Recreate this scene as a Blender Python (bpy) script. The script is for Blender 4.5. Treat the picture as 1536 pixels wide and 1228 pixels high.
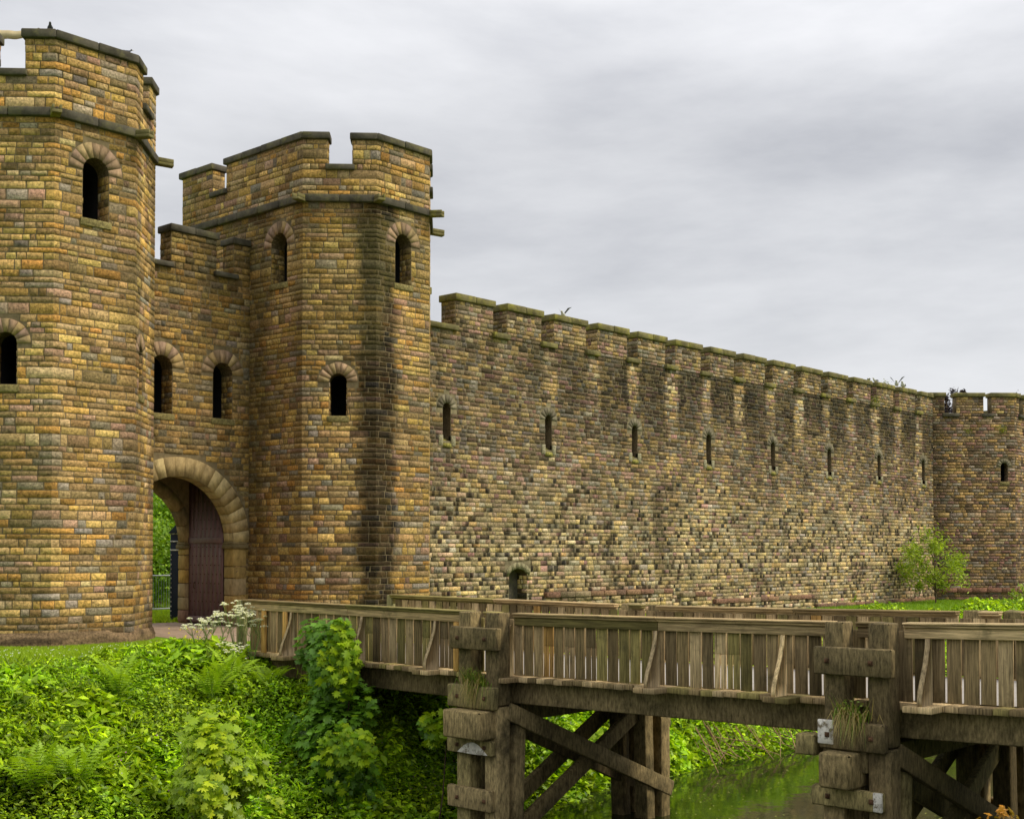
import bpy, math, random
import numpy as np
R = math.radians
for o in list(bpy.data.objects): bpy.data.objects.remove(o)
sc = bpy.context.scene
col = sc.collection
EYE = (0.0, 0.0, 2.1)
F, HOR, TILT, YAW = 1939.9, 828.2, R(1.5019), R(47.866)

# ------------------------------------------------------------------ camera
cam = bpy.data.cameras.new('camera'); co = bpy.data.objects.new('camera', cam); col.objects.link(co)
co.location = EYE
co.rotation_euler = (R(90) + TILT, 0, -YAW)
cam.sensor_fit = 'HORIZONTAL'; cam.sensor_width = 36.0
cam.lens = 36.0 * F / 1536.0
CY = HOR - F * math.tan(TILT)
cam.shift_x = 0.0
cam.shift_y = (CY - 614.0) / 1536.0
cam.clip_start = 0.1; cam.clip_end = 3000
sc.camera = co

# ------------------------------------------------------------------ world
w = bpy.data.worlds.new('World'); sc.world = w; w.use_nodes = True
nt = w.node_tree; nt.nodes.clear()
def N(t, tree=None, **k):
    n = (tree or nt).nodes.new(t)
    for a, b in k.items():
        if a.startswith('i_'):
            n.inputs[a[2:].replace('_', ' ')].default_value = b
        else: setattr(n, a, b)
    return n
SUN_EL, SUN_AZ = R(48), R(-58)     # direction the light comes from: azimuth measured from +x, towards +y
sky = N('ShaderNodeTexSky', sky_type='NISHITA', sun_disc=False, sun_elevation=SUN_EL, sun_rotation=R(90) - SUN_AZ)
bg1 = N('ShaderNodeBackground'); bg1.inputs['Strength'].default_value = 0.1
nt.links.new(sky.outputs[0], bg1.inputs['Color'])
tc = N('ShaderNodeTexCoord')
mp = N('ShaderNodeMapping'); mp.inputs['Scale'].default_value = (1.0, 1.0, 3.6); mp.inputs['Location'].default_value = (3.1, .55, 1.75)
nt.links.new(tc.outputs['Generated'], mp.inputs['Vector'])
n1 = N('ShaderNodeTexNoise'); n1.inputs['Scale'].default_value = 2.0; n1.inputs['Detail'].default_value = 9; n1.inputs['Roughness'].default_value = .56; n1.inputs['Distortion'].default_value = .15
nt.links.new(mp.outputs[0], n1.inputs['Vector'])
cr = N('ShaderNodeValToRGB'); e = cr.color_ramp.elements
e[0].position = .36; e[0].color = (.455, .46, .485, 1)
e[1].position = .64; e[1].color = (.70, .70, .715, 1)
m_ = cr.color_ramp.elements.new(.5); m_.color = (.585, .588, .605, 1)
nt.links.new(n1.outputs['Fac'], cr.inputs['Fac'])
# overcast sky: smoothly brighter towards the zenith
sx = N('ShaderNodeSeparateXYZ'); nt.links.new(tc.outputs['Generated'], sx.inputs[0])
mr = N('ShaderNodeMapRange'); mr.inputs['From Min'].default_value = .30; mr.inputs['From Max'].default_value = 1; mr.inputs['To Min'].default_value = .635; mr.inputs['To Max'].default_value = 1.65
nt.links.new(sx.outputs['Z'], mr.inputs['Value'])
vm = N('ShaderNodeVectorMath', operation='SCALE'); nt.links.new(cr.outputs[0], vm.inputs[0]); nt.links.new(mr.outputs[0], vm.inputs['Scale'])
bg2 = N('ShaderNodeBackground'); bg2.inputs['Strength'].default_value = 1.0
nt.links.new(vm.outputs[0], bg2.inputs['Color'])
mx = N('ShaderNodeMixShader'); mx.inputs[0].default_value = .94
nt.links.new(bg1.outputs[0], mx.inputs[1]); nt.links.new(bg2.outputs[0], mx.inputs[2])
wo = N('ShaderNodeOutputWorld'); nt.links.new(mx.outputs[0], wo.inputs[0])

# ------------------------------------------------------------------ sun
sl = bpy.data.lights.new('sun', 'SUN'); sl.energy = 1.5; sl.angle = R(14); sl.color = (1, .90, .72)
so = bpy.data.objects.new('sun', sl); col.objects.link(so)
sdir = np.array([math.cos(SUN_EL) * math.cos(SUN_AZ), math.cos(SUN_EL) * math.sin(SUN_AZ), math.sin(SUN_EL)])
so.rotation_euler = (R(90) - SUN_EL, 0, SUN_AZ + R(90))
so.location = (10, -20, 40)
sc.view_settings.view_transform = 'Standard'; sc.view_settings.look = 'None'
sc.view_settings.exposure = 0.95; sc.view_settings.gamma = 1; sc.view_settings.use_curve_mapping = False

# ------------------------------------------------------------------ projection (only for choosing which stones are built singly)
def project(P):
    P = np.atleast_2d(P); x, y, z = P[:, 0], P[:, 1], P[:, 2] - 2.1
    X = math.cos(YAW) * x - math.sin(YAW) * y; Z = math.sin(YAW) * x + math.cos(YAW) * y
    d = Z * math.cos(TILT) + z * math.sin(TILT); u = z * math.cos(TILT) - Z * math.sin(TILT)
    return 768 + F * X / d, CY - F * u / d, d

# ------------------------------------------------------------------ noise for per-piece tints
def vnoise(x, y, seed=0):
    x = np.asarray(x, float); y = np.asarray(y, float)
    xi = np.floor(x).astype(np.int64); yi = np.floor(y).astype(np.int64); fx = x - xi; fy = y - yi
    fx = fx * fx * (3 - 2 * fx); fy = fy * fy * (3 - 2 * fy)
    def h(a, b):
        n = (a * 374761393 + b * 668265263 + seed * 1442695041) & 0x7fffffff
        n = ((n ^ (n >> 13)) * 1274126177) & 0x7fffffff
        return ((n ^ (n >> 16)) & 0xffff) / 65535.0
    a, b, c, d = h(xi, yi), h(xi + 1, yi), h(xi, yi + 1), h(xi + 1, yi + 1)
    return (a * (1 - fx) + b * fx) * (1 - fy) + (c * (1 - fx) + d * fx) * fy
def fbm(x, y, seed=0):
    return (vnoise(x, y, seed) + .5 * vnoise(np.asarray(x) * 2.1, np.asarray(y) * 2.1, seed + 7) + .25 * vnoise(np.asarray(x) * 4.3, np.asarray(y) * 4.3, seed + 13)) / 1.75
def sstep(a, b, x):
    t = np.clip((np.asarray(x, float) - a) / (b - a), 0, 1); return t * t * (3 - 2 * t)

# ------------------------------------------------------------------ materials
def material(name, build):
    m = bpy.data.materials.new(name); m.use_nodes = True; t = m.node_tree; t.nodes.clear()
    build(t, lambda ty, **k: N(ty, t, **k), t.links.new); return m
def tint_mat(name, base=None, scale=9.0, lo=.62, hi=1.3, bump=.5, bscale=28.0, rough=.92, stretch=(1, 1, 1), grime=None, spec=.2, dist=.02):
    """colour from the 'tint' attribute (or a plain colour) with grain, blotches and fine relief"""
    def b(t, n, L):
        geo = n('ShaderNodeTexCoord')
        mp = n('ShaderNodeMapping'); mp.inputs['Scale'].default_value = stretch; L(geo.outputs['Object'], mp.inputs[0])
        if base is None:
            at = n('ShaderNodeAttribute', attribute_name='tint', attribute_type='GEOMETRY'); src = at.outputs['Color']
        else:
            rg = n('ShaderNodeRGB'); rg.outputs[0].default_value = (*base, 1); src = rg.outputs[0]
        g = n('ShaderNodeNewGeometry')
        mp2 = n('ShaderNodeMapping'); mp2.inputs['Scale'].default_value = stretch; L(g.outputs['Position'], mp2.inputs[0])
        a = n('ShaderNodeTexNoise'); a.inputs['Scale'].default_value = scale; a.inputs['Detail'].default_value = 8; a.inputs['Roughness'].default_value = .68; L(mp2.outputs[0], a.inputs['Vector'])
        r = n('ShaderNodeMapRange'); r.inputs['From Min'].default_value = .3; r.inputs['From Max'].default_value = .7; r.inputs['To Min'].default_value = lo; r.inputs['To Max'].default_value = hi; L(a.outputs['Fac'], r.inputs['Value'])
        s = n('ShaderNodeVectorMath', operation='SCALE'); L(src, s.inputs[0]); L(r.outputs[0], s.inputs['Scale'])
        out = s.outputs[0]
        if grime:
            c = n('ShaderNodeTexNoise'); c.inputs['Scale'].default_value = grime[0]; c.inputs['Detail'].default_value = 7; c.inputs['Roughness'].default_value = .7; L(g.outputs['Position'], c.inputs['Vector'])
            rr = n('ShaderNodeMapRange'); rr.inputs['From Min'].default_value = grime[2]; rr.inputs['From Max'].default_value = grime[3]; L(c.outputs['Fac'], rr.inputs['Value'])
            mm = n('ShaderNodeMix', data_type='RGBA'); L(rr.outputs[0], mm.inputs['Factor']); L(out, mm.inputs['A']); mm.inputs['B'].default_value = (*grime[1], 1); out = mm.outputs['Result']
        p = n('ShaderNodeBsdfPrincipled'); L(out, p.inputs['Base Color']); p.inputs['Roughness'].default_value = rough; p.inputs['Specular IOR Level'].default_value = spec
        bn = n('ShaderNodeTexNoise'); bn.inputs['Scale'].default_value = bscale; bn.inputs['Detail'].default_value = 6; bn.inputs['Roughness'].default_value = .7; L(mp2.outputs[0], bn.inputs['Vector'])
        bu = n('ShaderNodeBump'); bu.inputs['Strength'].default_value = bump; bu.inputs['Distance'].default_value = dist; L(bn.outputs['Fac'], bu.inputs['Height']); L(bu.outputs[0], p.inputs['Normal'])
        o = n('ShaderNodeOutputMaterial'); L(p.outputs[0], o.inputs[0])
    return material(name, b)
def leaf_mat(name, base=None, trans=.38, gloss=.025):
    def b(t, n, L):
        if base is None:
            at = n('ShaderNodeAttribute', attribute_name='tint', attribute_type='GEOMETRY'); src = at.outputs['Color']
        else:
            oi = n('ShaderNodeObjectInfo'); hs = n('ShaderNodeHueSaturation'); hs.inputs['Color'].default_value = (*base, 1)
            r = n('ShaderNodeMapRange'); r.inputs['To Min'].default_value = .6; r.inputs['To Max'].default_value = 1.45; L(oi.outputs['Random'], r.inputs['Value']); L(r.outputs[0], hs.inputs['Value'])
            r2 = n('ShaderNodeMapRange'); r2.inputs['To Min'].default_value = .52; r2.inputs['To Max'].default_value = .475; L(oi.outputs['Random'], r2.inputs['Value']); L(r2.outputs[0], hs.inputs['Hue'])
            src = hs.outputs[0]
        d = n('ShaderNodeBsdfDiffuse'); L(src, d.inputs['Color'])
        tr = n('ShaderNodeBsdfTranslucent'); gm = n('ShaderNodeVectorMath', operation='MULTIPLY'); gm.inputs[1].default_value = (1.25, 1.25, .45); L(src, gm.inputs[0]); L(gm.outputs[0], tr.inputs['Color'])
        m = n('ShaderNodeMixShader'); m.inputs[0].default_value = trans; L(d.outputs[0], m.inputs[1]); L(tr.outputs[0], m.inputs[2])
        gl = n('ShaderNodeBsdfGlossy'); gl.inputs['Roughness'].default_value = .45; gl.inputs['Color'].default_value = (.8, .85, .8, 1)
        m2 = n('ShaderNodeMixShader'); m2.inputs[0].default_value = gloss; L(m.outputs[0], m2.inputs[1]); L(gl.outputs[0], m2.inputs[2])
        o = n('ShaderNodeOutputMaterial'); L(m2.outputs[0], o.inputs[0])
    return material(name, b)
M = {}
M['stone'] = tint_mat('rock faced sandstone', None, 17.0, .34, 1.80, 1.0, 22.0, dist=.045, grime=(1.15, (.045, .034, .016), .52, .92))
M['ashlar'] = tint_mat('dressed sandstone', None, 9.0, .6, 1.35, .55, 34.0, dist=.02, stretch=(1, 1, .5), grime=(2.0, (.07, .052, .025), .55, .9))
M['mortar'] = tint_mat('old mortar', (.17, .13, .07), 5.0, .5, 1.4, .5, 40)
M['mortar_pale'] = tint_mat('pale mortar', (.21, .175, .10), 5.0, .45, 1.5, .5, 40)
M['dark'] = tint_mat('unlit chamber', (.012, .011, .010), 5.0)  # near-black colour stands in for the darkness inside the openings
M['coping'] = tint_mat('weathered dark coping', (.075, .066, .048), 3.0, .5, 1.6, .6, 20, grime=(2.2, (.17, .155, .06), .52, .75))
M['coping_moss'] = tint_mat('lichened coping', (.15, .13, .055), 3.0, .5, 1.5, .6, 20, grime=(1.6, (.30, .27, .05), .5, .68))
M['wood'] = tint_mat('weathered grey timber', None, 6.0, .30, 1.9, .9, 14, stretch=(7, 7, .35), grime=(2.3, (.055, .05, .025), .55, .8), dist=.012)
M['wood_long'] = tint_mat('weathered timber rail', None, 6.0, .32, 1.9, .9, 14, stretch=(7, .3, 7), grime=(2.3, (.07, .062, .03), .55, .8), dist=.012)
M['wood_dark'] = tint_mat('rough dark pile timber', None, 8.0, .28, 2.0, 1.0, 16, stretch=(3, 3, .8), grime=(1.3, (.035, .03, .013), .48, .72), dist=.02)
M['rust'] = tint_mat('rusted iron', (.07, .032, .015), 20, .6, 1.5, .5, 60)
M['metal'] = tint_mat('galvanised steel', (.5, .52, .55), 20, .8, 1.2, .1, 60, rough=.4, spec=.5)
M['door'] = tint_mat('faded maroon paint', (.17, .095, .095), 5, .7, 1.3, .25, 40, stretch=(1, 1, .4), rough=.6, spec=.4)
M['blue'] = tint_mat('dark blue paint', (.012, .018, .045), 8, .8, 1.2, .1, 40, rough=.5, spec=.4)
M['white'] = tint_mat('dull white paint', (.72, .68, .6), 8, .6, 1.15, .4, 40, rough=.8, grime=(9, (.16, .13, .08), .5, .62))
M['cloth'] = tint_mat('cream canvas', (.62, .5, .3), 3, .8, 1.15, .2, 30)
M['path'] = tint_mat('pinkish gravel path', (.33, .24, .17), 3, .7, 1.25, .6, 60)
M['bark'] = tint_mat('brown bark', (.09, .06, .035), 8, .6, 1.4, .6, 30)
M['straw'] = leaf_mat('dry straw', None, .25, .03)
M['leaf'] = leaf_mat('herb leaves')
M['stem'] = tint_mat('green stems', (.14, .2, .04), 10)
M['flower'] = leaf_mat('white petals', (.62, .62, .52), .3, .02)
M['feather'] = tint_mat('pale plumage', None, 12, .85, 1.1, .1, 40)
def bwater(t, n, L):
    p = n('ShaderNodeBsdfPrincipled'); p.inputs['Base Color'].default_value = (.018, .028, .009, 1); p.inputs['Roughness'].default_value = .06; p.inputs['IOR'].default_value = 1.33
    g = n('ShaderNodeNewGeometry'); a = n('ShaderNodeTexNoise'); a.inputs['Scale'].default_value = 1.6; a.inputs['Detail'].default_value = 4; L(g.outputs['Position'], a.inputs['Vector'])
    bu = n('ShaderNodeBump'); bu.inputs['Strength'].default_value = .12; bu.inputs['Distance'].default_value = .05; L(a.outputs['Fac'], bu.inputs['Height']); L(bu.outputs[0], p.inputs['Normal'])
    c = n('ShaderNodeTexNoise'); c.inputs['Scale'].default_value = .9; c.inputs['Detail'].default_value = 6; L(g.outputs['Position'], c.inputs['Vector'])
    cr = n('ShaderNodeValToRGB'); cr.color_ramp.elements[0].position = .42; cr.color_ramp.elements[0].color = (.008, .011, .004, 1); cr.color_ramp.elements[1].position = .72; cr.color_ramp.elements[1].color = (.03, .045, .008, 1)
    L(c.outputs['Fac'], cr.inputs['Fac']); L(cr.outputs[0], p.inputs['Base Color'])
    o = n('ShaderNodeOutputMaterial'); L(p.outputs[0], o.inputs[0])
M['water'] = material('still murky water', bwater)
def bground(t, n, L):
    g = n('ShaderNodeNewGeometry')
    a = n('ShaderNodeTexNoise'); a.inputs['Scale'].default_value = .8; a.inputs['Detail'].default_value = 9; a.inputs['Roughness'].default_value = .7; L(g.outputs['Position'], a.inputs['Vector'])
    cr = n('ShaderNodeValToRGB'); cr.color_ramp.elements[0].position = .35; cr.color_ramp.elements[0].color = (.11, .20, .012, 1); cr.color_ramp.elements[1].position = .65; cr.color_ramp.elements[1].color = (.19, .33, .016, 1); L(a.outputs['Fac'], cr.inputs['Fac'])
    sx = n('ShaderNodeSeparateXYZ'); L(g.outputs['Position'], sx.inputs[0])
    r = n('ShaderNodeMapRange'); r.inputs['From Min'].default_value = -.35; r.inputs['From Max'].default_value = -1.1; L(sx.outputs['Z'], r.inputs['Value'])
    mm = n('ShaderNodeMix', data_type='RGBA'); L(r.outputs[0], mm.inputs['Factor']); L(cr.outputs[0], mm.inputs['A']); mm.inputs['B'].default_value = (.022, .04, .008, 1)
    p = n('ShaderNodeBsdfPrincipled'); p.inputs['Roughness'].default_value = .95; p.inputs['Specular IOR Level'].default_value = .1; L(mm.outputs['Result'], p.inputs['Base Color'])
    b2 = n('ShaderNodeTexNoise'); b2.inputs['Scale'].default_value = 20; b2.inputs['Detail'].default_value = 5; L(g.outputs['Position'], b2.inputs['Vector'])
    bu = n('ShaderNodeBump'); bu.inputs['Strength'].default_value = .8; bu.inputs['Distance'].default_value = .05; L(b2.outputs['Fac'], bu.inputs['Height']); L(bu.outputs[0], p.inputs['Normal'])
    o = n('ShaderNodeOutputMaterial'); L(p.outputs[0], o.inputs[0])
M['ground'] = material('turf and soil', bground)

# ------------------------------------------------------------------ objects and meshes
def tag(o, label=None, cat=None, group=None, kind=None):
    if label: o['label'] = label
    if cat: o['category'] = cat
    if group: o['group'] = group
    if kind: o['kind'] = kind
    return o
ORG = {}
def thing(name, loc, label, cat, group=None):
    o = bpy.data.objects.new(name, None); col.objects.link(o); o.location = loc; o.empty_display_size = .2
    ORG[o] = np.array(loc, float); return tag(o, label, cat, group, 'thing')
def fill_mesh(me, V, faces, tint=None, smooth=False):
    V = np.asarray(V, np.float32); faces = [np.asarray(f, np.int32) for f in faces if len(f)]
    me.vertices.add(len(V)); me.vertices.foreach_set('co', V.ravel())
    nl = sum(f.size for f in faces); npo = sum(len(f) for f in faces)
    me.loops.add(nl); me.loops.foreach_set('vertex_index', np.concatenate([f.ravel() for f in faces]))
    tot = np.concatenate([np.full(len(f), f.shape[1], np.int32) for f in faces]); st = np.concatenate([[0], np.cumsum(tot)[:-1]]).astype(np.int32)
    me.polygons.add(npo); me.polygons.foreach_set('loop_start', st); me.polygons.foreach_set('loop_total', tot)
    if smooth: me.polygons.foreach_set('use_smooth', np.ones(npo, bool))
    if tint is not None:
        a = me.color_attributes.new('tint', 'FLOAT_COLOR', 'POINT'); t = np.asarray(tint, np.float32)
        if t.ndim == 1: t = np.tile(t, (len(V), 1))
        a.data.foreach_set('color', np.concatenate([t, np.ones((len(V), 1), np.float32)], 1).ravel())
    me.update(calc_edges=True); me.validate()
    return me
def make(name, V, faces, mat, parent=None, tint=None, origin=None, smooth=False, kind=None):
    """mesh object; V in world coordinates; its origin is put at `origin` or at the parent's"""
    V = np.asarray(V, float); porg = ORG[parent] if parent is not None else np.zeros(3)
    org = porg if origin is None else np.array(origin, float)
    me = bpy.data.meshes.new(name); fill_mesh(me, V - org, faces, tint, smooth); me.materials.append(mat)
    o = bpy.data.objects.new(name, me); col.objects.link(o); o.parent = parent; o.location = org - porg; ORG[o] = org
    if kind: o['kind'] = kind
    return o
class MB:
    def __init__(s): s.v = []; s.q = []; s.t = []; s.n = 0; s.c = []
    def add(s, V, quads=(), tris=(), c=(.3, .3, .3)):
        V = np.asarray(V, float); s.v.append(V); c = np.asarray(c, float)
        s.c.append(np.tile(c, (len(V), 1)) if c.ndim == 1 else c)
        if len(quads): s.q.append(np.asarray(quads) + s.n)
        if len(tris): s.t.append(np.asarray(tris) + s.n)
        s.n += len(V)
    def box(s, x0, x1, y0, y1, z0, z1, c=(.3, .3, .3), ch=0.0):
        if ch <= 0:
            V = [(x, y, z) for z in (z0, z1) for x, y in ((x0, y0), (x1, y0), (x1, y1), (x0, y1))]
            s.add(V, [(0, 3, 2, 1), (4, 5, 6, 7), (0, 1, 5, 4), (1, 2, 6, 5), (2, 3, 7, 6), (3, 0, 4, 7)], c=c)
        else: s.hexa([(x0, y0, z0), (x1, y0, z0), (x1, y1, z0), (x0, y1, z0), (x0, y0, z1), (x1, y0, z1), (x1, y1, z1), (x0, y1, z1)], c, ch)
    def hexa(s, P, c=(.3, .3, .3), ch=0.0):
        """8 corners, bottom ring then top ring; chamfered when ch > 0"""
        P = np.asarray(P, float); fs = [(0, 3, 2, 1), (4, 5, 6, 7), (0, 1, 5, 4), (1, 2, 6, 5), (2, 3, 7, 6), (3, 0, 4, 7)]
        if ch <= 0: s.add(P, fs, c=c); return
        V = []; idx = {}
        for fi, f in enumerate(fs):
            for k in range(4):
                p = P[f[k]]; a = P[f[(k + 1) % 4]] - p; b = P[f[(k - 1) % 4]] - p
                la, lb = np.linalg.norm(a), np.linalg.norm(b)
                V.append(p + a / la * min(ch, la * .3) + b / lb * min(ch, lb * .3)); idx[(fi, f[k])] = len(V) - 1
        Q = [tuple(idx[(fi, k)] for k in f) for fi, f in enumerate(fs)]; T = []
        for fi in range(6):
            for fj in range(fi + 1, 6):
                sh = [k for k in fs[fi] if k in fs[fj]]
                if len(sh) == 2:
                    f = fs[fi]; i = [f.index(k) for k in sh]
                    a, b = (sh[0], sh[1]) if (i[0] + 1) % 4 == i[1] else (sh[1], sh[0])
                    Q.append((idx[(fi, b)], idx[(fi, a)], idx[(fj, a)], idx[(fj, b)]))
        for k in range(8):
            g = [fi for fi in range(6) if k in fs[fi]]; T.append(tuple(idx[(fi, k)] for fi in g))
        s.add(V, Q, T, c)
    def tube(s, P, r, n=6, c=(.3, .3, .3)):
        P = np.asarray(P, float); r = np.broadcast_to(np.asarray(r, float), (len(P),)); V = []
        for i in range(len(P)):
            d = P[min(i + 1, len(P) - 1)] - P[max(i - 1, 0)]; d /= np.linalg.norm(d) + 1e-9
            a = np.cross(d, (0, 0, 1) if abs(d[2]) < .9 else (1, 0, 0)); a /= np.linalg.norm(a); b = np.cross(d, a)
            for k in range(n):
                t = 2 * math.pi * k / n; V.append(P[i] + r[i] * (math.cos(t) * a + math.sin(t) * b))
        Q = [(i * n + k, i * n + (k + 1) % n, (i + 1) * n + (k + 1) % n, (i + 1) * n + k) for i in range(len(P) - 1) for k in range(n)]
        s.add(V, Q, c=c)
    def beam(s, p, q, wd, ht, up=(0, 0, 1), c=(.3, .3, .3), ch=.012):
        p, q = np.array(p, float), np.array(q, float); d = q - p; d /= np.linalg.norm(d); sd = np.cross(d, up); sd /= np.linalg.norm(sd); u = np.cross(sd, d)
        P = [p - sd * wd / 2 - u * ht / 2, q - sd * wd / 2 - u * ht / 2, q + sd * wd / 2 - u * ht / 2, p + sd * wd / 2 - u * ht / 2,
             p - sd * wd / 2 + u * ht / 2, q - sd * wd / 2 + u * ht / 2, q + sd * wd / 2 + u * ht / 2, p + sd * wd / 2 + u * ht / 2]
        P = [P[i] for i in (0, 3, 2, 1, 4, 7, 6, 5)]
        s.hexa(P, c, ch)
    def build(s, name, mat, parent=None, origin=None, smooth=False, kind=None):
        f = []
        if s.q: f.append(np.concatenate(s.q))
        if s.t: f.append(np.concatenate(s.t))
        return make(name, np.concatenate(s.v), f, mat, parent, np.concatenate(s.c), origin, smooth, kind)
def one(name, mat, parent, fn, origin=None, smooth=False):
    b = MB(); fn(b); return b.build(name, mat, parent, origin, smooth)

# ------------------------------------------------------------------ terrain
def plat(x): return .1 - .5 * sstep(24, 50, x)
def hz(x, y):
    x = np.asarray(x, float); y = np.asarray(y, float)
    z = plat(x)
    z = z - 3.75 * sstep(0, 1, (23.2 + .5 * (vnoise(x * .35, y * 0, 5) - .5) - y) / 6.6)
    z = np.where(y < 12, np.maximum(z, -3.6 + 3.8 * sstep(6.2, 1.8, y)), z)
    z = z + (vnoise(x * .9, y * .9, 3) - .5) * .18 * sstep(23, 21, y)
    z = z + 7.0 * sstep(41, 56, y) * sstep(0, 1, (60 - x) / 20) + (vnoise(x * .15, y * .15, 9) - .5) * sstep(60, 90, y) * 1.5
    return z
def gridv(a): return np.unique(np.concatenate(a))
xs = gridv([np.linspace(-1500, -40, 12), np.linspace(-40, -2, 12), np.arange(-2, 90, .45), np.linspace(90, 200, 20), np.linspace(200, 1800, 12)])
ys = gridv([np.linspace(-1500, -30, 10), np.linspace(-30, 0, 10), np.arange(0, 60, .4), np.linspace(60, 150, 18), np.linspace(150, 1800, 12)])
GX, GY = np.meshgrid(xs, ys); nx, ny = len(xs), len(ys)
GV = np.stack([GX.ravel(), GY.ravel(), hz(GX.ravel(), GY.ravel())], 1)
ii = (np.arange(ny - 1)[:, None] * nx + np.arange(nx - 1)[None, :]).ravel()
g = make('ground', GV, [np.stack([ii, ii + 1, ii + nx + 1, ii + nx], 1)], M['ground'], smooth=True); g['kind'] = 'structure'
b = MB(); b.add([(-200, 2, -3.05), (300, 2, -3.05), (300, 20.5, -3.05), (-200, 20.5, -3.05)], [(0, 1, 2, 3)]); o = b.build('water', M['water']); o['kind'] = 'structure'
# path from the bridge through the gateway
b = MB(); PV = []; PQ = []
pth = [(22.45, 16.7, 20.5), (24, 16.6, 20.7), (26, 17.0, 21.0), (28.5, 17.45, 21.0), (31.5, 17.45, 21.0), (34, 16.8, 22.5), (38, 15.5, 24.0)]
for (y, x0, x1) in pth:
    for k in range(9):
        x = x0 + (x1 - x0) * k / 8; PV.append((x, y, float(hz(x, y)) + .035 - (.03 if k in (0, 8) else 0)))
for i in range(len(pth) - 1):
    for k in range(8): PQ.append((i * 9 + k, i * 9 + k + 1, i * 9 + k + 10, i * 9 + k + 9))
b.add(PV, PQ); o = b.build('path', M['path']); o['kind'] = 'structure'

# ------------------------------------------------------------------ masonry
PAL_T = np.array([(.54, .335, .085), (.48, .31, .11), (.41, .275, .12), (.60, .41, .125), (.52, .27, .06), (.31, .255, .17), (.41, .25, .155), (.33, .205, .075), (.54, .40, .19), (.23, .16, .07), (.29, .255, .20)])
PAL_T = PAL_T * np.array([1.0, .98, 1.02]); PAL_T = PAL_T * .88 + .12 * np.array([.42, .29, .12])
PR_T = np.array([.18, .17, .15, .11, .06, .08, .07, .08, .04, .03, .03])
PAL_W = np.array([(.43, .31, .13), (.38, .29, .155), (.32, .25, .155), (.52, .40, .18), (.32, .29, .23), (.34, .215, .175), (.15, .115, .07), (.55, .46, .29), (.26, .185, .12), (.24, .215, .17)])
PAL_W = PAL_W * np.array([1.06, .99, .93])
PR_W = np.array([.15, .15, .15, .07, .11, .10, .10, .03, .08, .06])
def courses(rng, z0, z1, lo=.12, hi=.19, big=.08):
    z = [z0]
    while z[-1] < z1 - .06:
        z.append(z[-1] + rng.uniform(lo, hi) * (1.5 if rng.random() < big else 1))
    k = (z1 - z0) / (z[-1] - z0); return [z0 + (v - z0) * k for v in z]
class Facade:
    """one flat wall face: origin, direction u, outward normal, width; openings cut it; stones are laid on it"""
    def __init__(s, P0, P1, openings=(), offs=0.0):
        s.P0 = np.array(P0, float); d = np.array(P1, float) - s.P0; s.W = float(np.hypot(*d)); s.u = d / s.W; s.n = np.array([s.u[1], -s.u[0]]); s.op = list(openings)
        s.P0 = s.P0 + s.n * offs
    def pt(s, u, z, d=0.0):
        u, z, d = np.broadcast_arrays(np.asarray(u, float), np.asarray(z, float), np.asarray(d, float))
        return np.stack([s.P0[0] + s.u[0] * u + s.n[0] * d, s.P0[1] + s.u[1] * u + s.n[1] * d, z], -1)
def op_span(op, u):
    """vertical span (z0, z1) of the opening at u"""
    c, wd, z0, zt = op['u'], op['w'], op['z0'], op['zt']; r = wd / 2
    if op.get('arch', True):
        k = max(0.0, r * r - (u - c) ** 2); return z0, zt - r + math.sqrt(k)
    if op.get('seg'):  # flat segmental head
        return z0, zt - op['seg'] * ((u - c) / r) ** 2
    return z0, zt
def body_face(mb, fc, z0, z1, c=(.12, .09, .05)):
    us = {0.0, fc.W}
    for op in fc.op:
        for k in range(11): us.add(min(fc.W, max(0, op['u'] - op['w'] / 2 * math.cos(math.pi * k / 10))))
    us = sorted(us)
    for a, e_ in zip(us[:-1], us[1:]):
        if e_ - a < 1e-5: continue
        m = (a + e_) / 2; hit = sorted([op for op in fc.op if abs(m - op['u']) < op['w'] / 2 and op['z0'] < z1 and op['zt'] > z0], key=lambda o: o['z0'])
        la = lb = z0
        for op in hit:
            sa, sb = op_span(op, a), op_span(op, e_)
            if sa[0] > z0: mb.add(fc.pt([a, e_, e_, a], [la, lb, sb[0], sa[0]]), [(0, 1, 2, 3)], c=c)
            la, lb = min(z1, sa[1]), min(z1, sb[1])
        if z1 - min(la, lb) > 1e-4: mb.add(fc.pt([a, e_, e_, a], [la, lb, z1, z1]), [(0, 1, 2, 3)], c=c)
STONE_Q = np.array([(r * 5 + k, r * 5 + k + 1, r * 5 + k + 6, r * 5 + k + 5) for r in range(3) for k in range(4)])
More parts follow.
